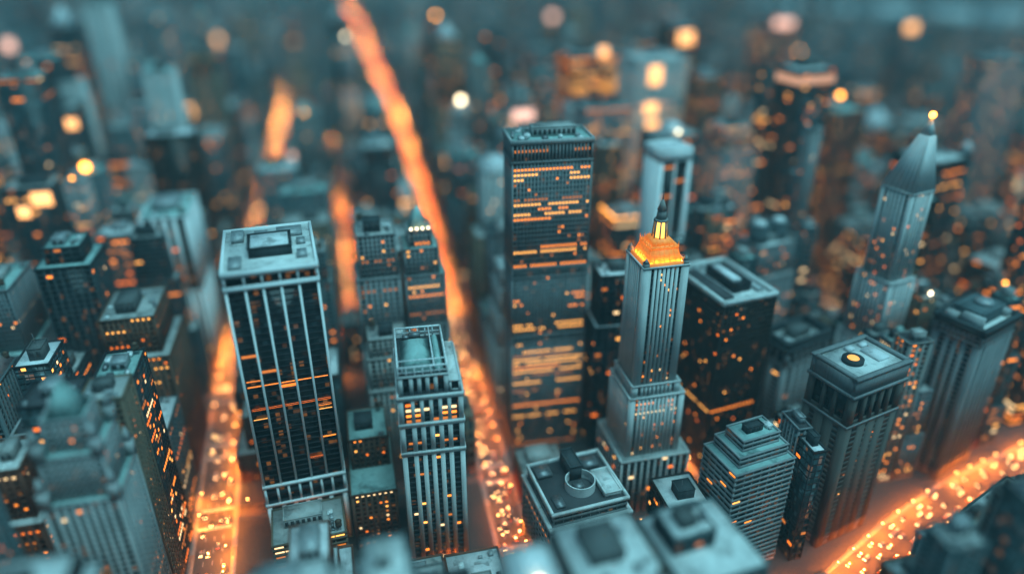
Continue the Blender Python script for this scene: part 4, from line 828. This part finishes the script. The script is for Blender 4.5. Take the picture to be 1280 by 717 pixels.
for rank, (area, f, h, pc) in enumerate(keep[:N_IND]):
    rng = random.Random(rank * 31 + 7)
    kind = rng.choices(list(TYPES), (20, 42, 26, 16))[0]
    if (x_ := (f[0] + f[1]) / 2) < -150 and f[2] < 760: kind = rng.choices(list(TYPES), (40, 8, 30, 22))[0]
    elif x_ > 290: kind = rng.choices(list(TYPES), (34, 14, 22, 30))[0]
    if kind == 'brick_block' and h > 120: kind = 'stone_tower'
    wall, gl, st, words_ = rng.choice(TYPES[kind])
    w_, d_ = f[1] - f[0], f[3] - f[2]
    x, yv = (f[0] + f[1]) / 2, (f[2] + f[3]) / 2
    rot = 0
    root = empty(kind, x, yv, rot)
    W, G, RF = MB(), MB(), []; cells = []
    nt_ = 1 if h < 45 or rng.random() < .35 else rng.choice([2, 2, 3])
    if kind == 'glass_tower': nt_ = 1
    zs = [h] if nt_ == 1 else ([h * rng.uniform(.45, .75), h] if nt_ == 2 else [h * rng.uniform(.4, .55), h * rng.uniform(.68, .82), h])
    z0, tw, td, ox, oy = 0, w_, d_, 0, 0
    roofn = rng.choice(['pale membrane', 'grey gravel', 'grey gravel', 'dark tar', 'copper green', 'silver'])
    stp = ST[st]
    if area < .006: stp = (stp[0] * 1.5, stp[1] * 1.5, stp[2], stp[3] * 1.25, stp[4] * 1.25, stp[5], stp[6])
    if min(w_, d_) < 14: stp = (*stp[:6], min(stp[6], 1.2))
    for i, z1 in enumerate(zs):
        t = (ox - tw / 2, ox + tw / 2, oy - td / 2, oy + td / 2, z0, z1)
        facade(W, G, t, stp, cells); cap(W, RF, t, rng.uniform(.9, 1.6)); z0 = z1
        k = rng.uniform(.68, .86); ox += rng.uniform(-.3, .3) * tw * (1 - k); oy += rng.uniform(-.3, .3) * td * (1 - k); tw *= k; td *= k
    W.build('wall', WALL[wall], root); G.build('glazing', GLASS[gl], root); roofs(RF, ROOF[roofn], root)
    near = area > .010
    top = rng.choices(['plant', 'pyramid', 'mast', 'tanks', 'dome'], (46, 10, 12, 26, 4))[0]
    if h < 60 and top in ('pyramid', 'dome'): top = 'plant'
    tx0, tx1, ty0, ty1 = t[0], t[1], t[2], t[3]
    if top == 'pyramid':
        p = MB(); p.frustum((tx0 + 1.5, tx1 - 1.5, ty0 + 1.5, ty1 - 1.5), h + .3, (ox - 1, ox + 1, oy - 1, oy + 1), h + min(t[1] - t[0], t[3] - t[2]) * rng.uniform(.5, .9))
        p.build('pyramid_roof', ROOF[rng.choice(['copper green', 'grey gravel', 'silver'])], root)
    elif top == 'dome':
        p = MB(); r_d = min(tx1 - tx0, ty1 - ty0) * .38; mx_, my_ = (tx0 + tx1) / 2, (ty0 + ty1) / 2
        for k in range(5):
            a, c_ = math.pi / 2 * k / 5, math.pi / 2 * (k + 1) / 5
            p.cyl(mx_, my_, r_d * math.cos(a), max(.2, r_d * math.cos(c_)), h + .3 + r_d * math.sin(a), h + .3 + r_d * math.sin(c_), 14, cap=False)
        p.build('dome', ROOF[rng.choice(['copper green', 'silver'])], root)
    else:
        roof_kit(root, t, rng, 2 if near else 1, True, top == 'tanks', 1.0)
        if top == 'mast': mast(root, (tx0 + tx1) / 2, (ty0 + ty1) / 2, h + .3, h + rng.uniform(10, 26), .45)
    far = pc[2] > 900
    rp = rng.choice([.0, .02, .05, .15, .3]) * (1.7 if far or x > 290 else 1)
    lit = choose_lit(cells, rng.choice([.01, .03, .05, .09]) * (2.2 if x > 140 and 480 < pc[2] < 1100 else 1.3) * (.15 if pc[2] < 360 else 1), 0 if pc[2] < 360 else rp, rng)
    lights = 'few lit windows' if len(lit) < 12 else ('scattered lit windows' if rp < .1 else 'rows of lit windows')
    if not near and len(lit) > 150: lit = rng.sample(lit, 150)
    put_lit(root, lit, 100 if near else (24 if area > .005 else 0)); nwin += len(lit)
    extra_w = None
    if rng.random() < (.06 if far else .03) and h > 40:
        bm_ = rng.choice([BEAC, BEAC, BEAC, BEACW]); beacon(root, (tx0 + tx1) / 2 + .8, t[2] + 2, h + 4.5, 1.3 if not far else 2.4, bm_)
        mast(root, (tx0 + tx1) / 2 + .8, t[2] + 2, h - .1, h + 4.2, .2); extra_w = 'amber beacon' if bm_ is BEAC else 'white beacon'
    elif far and rng.random() < .2:
        s = MB(); a = rng.uniform(.2, .45) * (t[1] - t[0]); s.box(ox * 0 + (t[0] + t[1]) / 2 - a, (t[0] + t[1]) / 2 + a, t[2] - .4, t[2] + .05, h - rng.uniform(12, 20), h - 3); s.build('lit_panel', rng.choice([SIGN, SIGN, SIGNP]), root); extra_w = 'glowing panel'
    shape = {1: '', 2: 'two-tiered ', 3: 'stepped '}[nt_]
    size = 'low ' if h < 40 else ('tall ' if h > 115 else '')
    topw = extra_w or {'plant': 'plant room', 'pyramid': 'pyramid roof', 'mast': 'thin mast', 'tanks': 'cluttered roof', 'dome': 'small dome'}[top]
    noun = {'brick_block': 'block', 'stone_tower': 'tower' if h > 60 else 'building', 'office_tower': 'office tower' if h > 60 else 'office block', 'glass_tower': 'glass tower' if h > 60 else 'glass block'}[kind]
    noun = noun.replace('glass ', '') if 'glass' in words_ else noun
    FILL.append([root, kind, f'{size}{shape}{words_} {noun} with {topw}', pc, lights])
# labels: look first, then the landmark it stands by
MARKS = []
for fb, mk, gd, yy, ro, zt in HEROES:
    if mk: MARKS.append((mk, *proj(ro.location.x, ro.location.y, zt * .85)))
for nm, x, yv in (('widest glowing avenue', 113, 1300), ('widest glowing avenue', 115, 1800), ('widest glowing avenue', 112, 2300), ('leftmost glowing avenue', -115, 1400), ('leftmost glowing avenue', -115, 1000),
                  ('narrow lit street', -8, 900), ('glowing boulevard', 400, 320), ('leftmost glowing avenue', -112, 390)):
    MARKS.append((nm, *proj(x, yv, 0)))
seen = {}
for e in FILL:
    u, v, d = e[3]
    best = min(MARKS, key=lambda m: math.hypot(m[1] - u, (m[2] - v) * 1.3))
    du, dv = u - best[1], v - best[2]
    rel = ('above and left of' if du < 0 else 'above and right of') if abs(du) > 25 and abs(dv) > 25 and dv < 0 else (('below and left of' if du < 0 else 'below and right of') if abs(du) > 25 and abs(dv) > 25 else (('left of' if du < 0 else 'right of') if abs(du) > abs(dv) else ('behind' if dv < 0 else 'in front of')))
    seen.setdefault((e[2], rel, best[0]), []).append(e)
ORD = ['', 'second ', 'third ', 'fourth ', 'fifth ', 'sixth ', 'seventh ', 'eighth ', 'ninth ', 'tenth ', 'eleventh ', 'twelfth ']
for (desc, rel, mk), L in seen.items():
    L.sort(key=lambda e: e[3][2])
    for i, e in enumerate(L):
        o = ORD[min(i, 11)]
        lb = f'{o}{desc}, {rel} the {mk}'
        if len(lb.replace('-', ' ').split()) > 16: lb = lb.replace('two-tiered ', '').replace('stepped ', '').replace('above and ', 'above ').replace('below and ', 'below ')
        if len(lb.replace('-', ' ').split()) > 16: lb = lb.replace(' glowing', '').replace('office ', '')
        tag(e[0], lb, 'building', e[1].replace('_', ' ') + 's among the towers')
# everything further off reads as one mass of roofs and windows
FW_, FG_ = MB(), MB()
fmats = ['grey concrete', 'teal grey', 'limestone', 'brown brick', 'slate', 'tan', 'charcoal', 'pale grey']
for area, f, h, pc in keep[N_IND:]:
    mi = rnd.randrange(len(fmats)); k = rnd.uniform(.6, .85)
    x0, x1, y0, y1 = f; tiers = [(x0, x1, y0, y1, 0, h)] if rnd.random() < .5 else [(x0, x1, y0, y1, 0, h * .65), (x0 + (x1 - x0) * (1 - k) / 2, x1 - (x1 - x0) * (1 - k) / 2, y0 + (y1 - y0) * (1 - k) / 2, y1 - (y1 - y0) * (1 - k) / 2, h * .65, h)]
    for (a, b, c, d, z0, z1) in tiers:
        FG_.box(a + .5, b - .5, c + .5, d - .5, z0, z1 - .3)
        FW_.box(a, b, c, d, z1 - 2.5, z1, mi)
        n = max(2, int((b - a) / 7)); m_ = max(2, int((d - c) / 7)); pw = (b - a) / n * .28
        for i in range(n + 1):
            px = a + (b - a - pw) * i / n; FW_.box(px, px + pw, c, c + .8, z0, z1 - 2.5, mi)
        for i in range(1, m_):
            py = c + (d - c) * i / m_
            if (a + b) > 0: FW_.box(a, a + .8, py - 1, py + 1, z0, z1 - 2.5, mi)
            else: FW_.box(b - .8, b, py - 1, py + 1, z0, z1 - 2.5, mi)
        nf = int((z1 - z0) / 9)
        for i in range(nf): FW_.box(a + .2, b - .2, c + .2, d - .2, z0 + i * 9, z0 + i * 9 + 2.6, mi)
    if rnd.random() < .6:
        a, b, c, d, z0, z1 = tiers[-1]; q = rnd.uniform(.2, .35)
        FW_.box(a + (b - a) * q, b - (b - a) * q, c + (d - c) * q, d - (d - c) * q, z1, z1 + rnd.uniform(3, 8), rnd.randrange(len(fmats)))
if not FW_.empty():
    dc = tag(empty('distant_city', 0, 0), 'mass of far buildings fading into teal haze beyond the towers', None, None, 'stuff')
    FG_.build('distant_glazing', FARGLASS, dc)['kind'] = 'stuff'; FW_.build('distant_wall', [WALL[k] for k in fmats], dc)['kind'] = 'stuff'

# ------------------------------------------------------------------ street lamps and traffic
LAMPC = (1, .20, .018)
LAMPS = [emit('sodium lamp', LAMPC, 2200, True), emit('sodium lamp bright', (1, .23, .022), 6500, True), emit('sodium lamp deep', (1, .15, .012), 1800, True), emit('sodium lamp boulevard', (1, .19, .016), 9500, True)]; GLOB = emit('lamp globe', (1, .42, .10), 34)
def lamp_mesh(m, x, y, sgn, dx=1, dy=0, big=1.0, lm=1):
    """pole, curved arm, head with the lamp on its underside and a lit refractor; sgn: which way the arm reaches"""
    ax, ay = dx * sgn, dy * sgn
    m.cyl(x, y, .16, .10, .1, 9.2, 6, 0)
    m.bar((x, y, 9.0), (x + ax * 1.2, y + ay * 1.2, 9.9), .07, 5, 0); m.bar((x + ax * 1.2, y + ay * 1.2, 9.9), (x + ax * 2.6, y + ay * 2.6, 10), .07, 5, 0)
    hx, hy = x + ax * 3.0, y + ay * 3.0
    m.box(hx - .55, hx + .55, hy - .55, hy + .55, 9.9, 10.15, 0)
    m.poly([(hx - .45, hy - .45, 9.86), (hx + .45, hy - .45, 9.86), (hx + .45, hy + .45, 9.86), (hx - .45, hy + .45, 9.86)], [(3, 2, 1, 0)], lm)
    m.cyl(hx, hy, .5 * big, .2 * big, 10.16, 10.16 + .5 * big, 8, 2)
GLOBF = emit('lamp globe far', (1, .38, .08), 130); HEADF = None
lamps = []     # x, y, sgn, dx, dy, words
for nm, p, h0, h1, y0, y1, sp in AVE:
    y = y0 + 5; k = 0
    while y < y1:
        hw = h0 + (h1 - h0) * min(1, max(0, (y - 500) / 900)); x = interp(p, y)
        for s in (-1, 1): lamps.append((x + s * (hw + .8), y + (sp / 2 if s > 0 else 0), -s, 1, 0, nm))
        y += sp * (1 if y < 1500 else 1.6); k += 1
for (xa, ya), (xb, yb) in zip(BOUL, BOUL[1:]):
    L = math.hypot(xb - xa, yb - ya); n = int(L / 15)
    for k in range(n):
        q = (k + .5) / n; nx, ny = -(yb - ya) / L, (xb - xa) / L
        for s in (-1, 1): lamps.append((xa + (xb - xa) * q + s * 16.9 * nx, ya + (yb - ya) * q + s * 16.9 * ny, -s, nx, ny, 'boulevard'))
for yy, hh in CROSS[:6]:
    x = -190
    while x < (215 if yy < 560 else 560):
        if all(abs(x - interp(a[1], yy)) > a[2] + 6 for a in AVE): lamps.append((x, yy + (hh - .6) * (1 if int(x) % 2 else -1), -1 if int(x) % 2 else 1, 0, 1, 'cross_street'))
        x += 33
RW = {'wide_avenue': 'widest glowing avenue', 'left_avenue': 'leftmost glowing avenue', 'narrow_street': 'narrow lit street', 'east_street': 'street beside the orange-crowned tower', 'corner_avenue': 'lit street by the obelisk tower', 'boulevard': 'wide boulevard, lower right', 'cross_street': 'cross street between the towers'}
vis = []
for q in lamps:
    if rnd.random() < .3 + .45 * (math.sin(q[1] / 37.0 + len(q[5])) * math.sin(q[1] / 91.0 + 1.3 * len(q[5])) > .12) * (q[1] > 560): continue
    if q[5] == 'narrow_street' and q[1] > 1100 and rnd.random() < .8: continue
    u, v, d = proj(q[0], q[1], 9)
    if -60 < u < 1340 and -60 < v < 780: vis.append((d, q))
vis.sort(key=lambda a: a[0])
LM = {}
rest = MB()
for i, (d, q) in enumerate(vis):
    if i < 290:
        k = (q[2], round(q[3], 2), round(q[4], 2), rnd.choice((0, 2, 2, 2) if q[5] in ('wide_avenue', 'cross_street') and q[1] < 560 else (3, 3, 3) if q[5] == 'boulevard' else ((1, 1, 0) if q[5] in ('boulevard', 'left_avenue', 'wide_avenue', 'east_street', 'corner_avenue') else (0, 0, 1, 2, 2))))
        if k not in LM:
            m = MB(); lamp_mesh(m, 0, 0, q[2], q[3], q[4]); LM[k] = m.mesh('street_lamp', [METAL, LAMPS[k[3]], GLOB])
        o = bpy.data.objects.new('street_lamp', LM[k]); col.objects.link(o); o.location = (q[0], q[1], 0.0)
        tag(o, 'orange street lamp on a slim pole along the ' + RW[q[5]], 'street lamp', 'street lamps along the ' + RW[q[5]])
    else: lamp_mesh(rest, q[0], q[1], q[2], q[3], q[4], rnd.choice((.9, 1.2, 1.6, 3.0)), rnd.choice((1, 1, 3, 4, 4)))
tag(rest.build('distant_street_lighting', [METAL, LAMPS[0], GLOBF, LAMPS[1], LAMPS[2]]), 'far street lamps merging into ribbons of light', None, None, 'stuff')

HEADL = emit('headlight', (1, .60, .24), 55); TAILL = emit('tail light', (1, .06, .015), 14)
PAINTS = {'yellow taxi': plain('taxi yellow', (.62, .33, .03), .35), 'black car': plain('car black', (.02, .02, .022), .25), 'white van': plain('van white', (.7, .7, .7), .35), 'silver car': plain('car silver', (.38, .39, .4), .3, .5)}
CARG = plain('car glass', (.02, .025, .03), .1); TYRE = plain('tyre', (.02, .02, .02), .8); RIM = plain('wheel rim', (.4, .4, .4), .35, .7)
def car_mesh(kind):
    """local +y is forward; body, tapered cabin, wheels, lights"""
    m = MB(); van = 'van' in kind; L, Wd = (5.4, 1.95) if van else (4.7, 1.85)
    prof = [(-L / 2, .45), (-L / 2, .95), (-L / 2 + .15, 1.05), (L / 2 - .25, .9), (L / 2, .7), (L / 2, .4)]
    n = len(prof); pts = [(sx * Wd / 2, a, b) for sx in (-1, 1) for a, b in prof]
    m.poly(pts, [(i, n + i, n + (i + 1) % n, (i + 1) % n) for i in range(n)] + [tuple(range(n)), tuple(range(2 * n - 1, n - 1, -1))], 0)
    h = 2.1 if van else 1.5; r0, r1 = (-L / 2 + .1, L / 2 - 1.0) if van else (-L / 2 + .5, L / 2 - 1.3)
    a, b = (-Wd / 2 + .08, Wd / 2 - .08, r0, r1), (-Wd / 2 + .28, Wd / 2 - .28, r0 + (.15 if van else .5), r1 - .7)
    m.frustum(a, .9, b, h - .05, 1); m.box(b[0] - .02, b[1] + .02, b[2] - .02, b[3] + .02, h - .05, h, 0)
    for sx in (-1, 1):
        for yy in (-L / 2 + .9, L / 2 - .9):
            m.bar((sx * (Wd / 2 - .22), yy, .33), (sx * (Wd / 2 + .02), yy, .33), .33, 10, 2); m.bar((sx * (Wd / 2 + .015), yy, .33), (sx * (Wd / 2 + .03), yy, .33), .2, 8, 5)
        m.box(sx * Wd * .36 - .2, sx * Wd * .36 + .2, L / 2 - .02, L / 2 + .04, .55, .78, 3)
        m.box(sx * Wd * .38 - .16, sx * Wd * .38 + .16, -L / 2 - .04, -L / 2 + .02, .7, .92, 4)
    if 'taxi' in kind: m.box(-.35, .35, -.2, .1, h, h + .18, 3)
    return m
CM = {k: car_mesh(k).mesh('car', [PAINTS[k], CARG, TYRE, HEADL, TAILL, RIM]) for k in PAINTS}
spots = []
for nm, p, h0, h1, y0, y1, sp in AVE:
    for ln in ((-.72, -.27, .27, .72) if h0 > 9 else (-.5, .5)):
        y = max(y0, 320) + rnd.uniform(0, 20)
        while y < min(y1, 4200, 1050 if nm == 'narrow_street' else 9999):
            hw = h0 + (h1 - h0) * min(1, max(0, (y - 500) / 900)); x = interp(p, y); dxv = interp(p, y + 4) - x
            spots.append((x + ln * hw * .93, y, -math.atan2(dxv, 4) + (math.pi if ln < 0 else 0), nm))
            y += rnd.choice([7.5, 8, 9, 12, 18, 30]) * (1.1 if nm == 'wide_avenue' else 2.4)
for (xa, ya), (xb, yb) in zip(BOUL, BOUL[1:]):
    L = math.hypot(xb - xa, yb - ya); a = math.atan2(yb - ya, xb - xa)
    for ln in (-12, -8, -3.5, 3.5, 8, 12):
        q = rnd.uniform(0, 8)
        while q < L:
            spots.append((xa + math.cos(a) * q - math.sin(a) * ln, ya + math.sin(a) * q + math.cos(a) * ln, a - math.pi / 2 + (math.pi if ln > 0 else 0), 'boulevard')); q += rnd.choice([14, 20, 30])
vis = []
for q in spots:
    u, v, d = proj(q[0], q[1], 1)
    if -30 < u < 1310 and -30 < v < 750: vis.append((d, q))
vis.sort(key=lambda a: a[0])
far_cars = MB()
for i, (d, q) in enumerate(vis):
    if i < 280:
        k = rnd.choices(list(PAINTS), (40, 25, 12, 23))[0]
        o = bpy.data.objects.new(k.replace(' ', '_'), CM[k]); col.objects.link(o)
        o.location = (q[0], q[1], .012); o.rotation_euler = (0, 0, q[2])
        tag(o, f'{k} with lights on, driving along the {RW[q[3]]}', 'car', f'{k}s driving along the {RW[q[3]]}')
    else:
        c, s = math.cos(q[2]), math.sin(q[2])
        T = lambda px, py: (q[0] + c * px - s * py, q[1] + s * px + c * py)
        m_ = rnd.randrange(4)
        P = [T(-.9, -2.3), T(.9, -2.3), T(.9, 2.3), T(-.9, 2.3)]
        far_cars.poly([(a, b, z) for z in (.3, 1.0) for a, b in P], [(4, 5, 6, 7), (0, 1, 5, 4), (1, 2, 6, 5), (2, 3, 7, 6), (3, 0, 4, 7)], m_)
        P = [T(-.75, -1.6), T(.75, -1.6), T(.75, 1.0), T(-.75, 1.0)]
        far_cars.poly([(a, b, z) for z in (1.0, 1.5) for a, b in P], [(4, 5, 6, 7), (0, 1, 5, 4), (1, 2, 6, 5), (2, 3, 7, 6), (3, 0, 4, 7)], 4)
        for e, mi in ((2.33, 5), (-2.33, 6)):
            for sx in (-.6, .6):
                P = [T(sx - .25, e - .05), T(sx + .25, e - .05), T(sx + .25, e + .05), T(sx - .25, e + .05)]
                far_cars.poly([(a, b, z) for z in (.5, .9) for a, b in P], [(4, 5, 6, 7), (0, 1, 5, 4), (1, 2, 6, 5), (2, 3, 7, 6), (3, 0, 4, 7)], mi)
if not far_cars.empty():
    tag(far_cars.build('distant_traffic', [*PAINTS.values(), CARG, emit('far headlight', (1, .42, .11), 130), emit('far tail light', (1, .10, .015), 110)]), 'far traffic merging into streams of light', None, None, 'stuff')

# ------------------------------------------------------------------ the air
HAZE = True
if HAZE:
    hm = bpy.data.materials.new('haze'); hm.use_nodes = True; t_ = hm.node_tree; t_.nodes.clear()
    o_ = t_.nodes.new('ShaderNodeOutputMaterial'); v_ = t_.nodes.new('ShaderNodeVolumePrincipled')
    v_.inputs['Color'].default_value = (.60, .93, 1, 1); v_.inputs['Density'].default_value = .00014; v_.inputs['Anisotropy'].default_value = .1
    t_.links.new(v_.outputs[0], o_.inputs['Volume'])
    try: hm.cycles.homogeneous_volume = True
    except Exception: pass
    hb = MB(); hb.box(-7900, 7900, -1600, 9500, -1, 385); ho = hb.build('haze', hm); tag(ho, kind='stuff')
print('buildings', len(HEROES), 'fill', len(FILL), 'far', max(0, len(keep) - N_IND), 'windows', nwin, 'lamps', len(lamps), 'cars', len(spots))
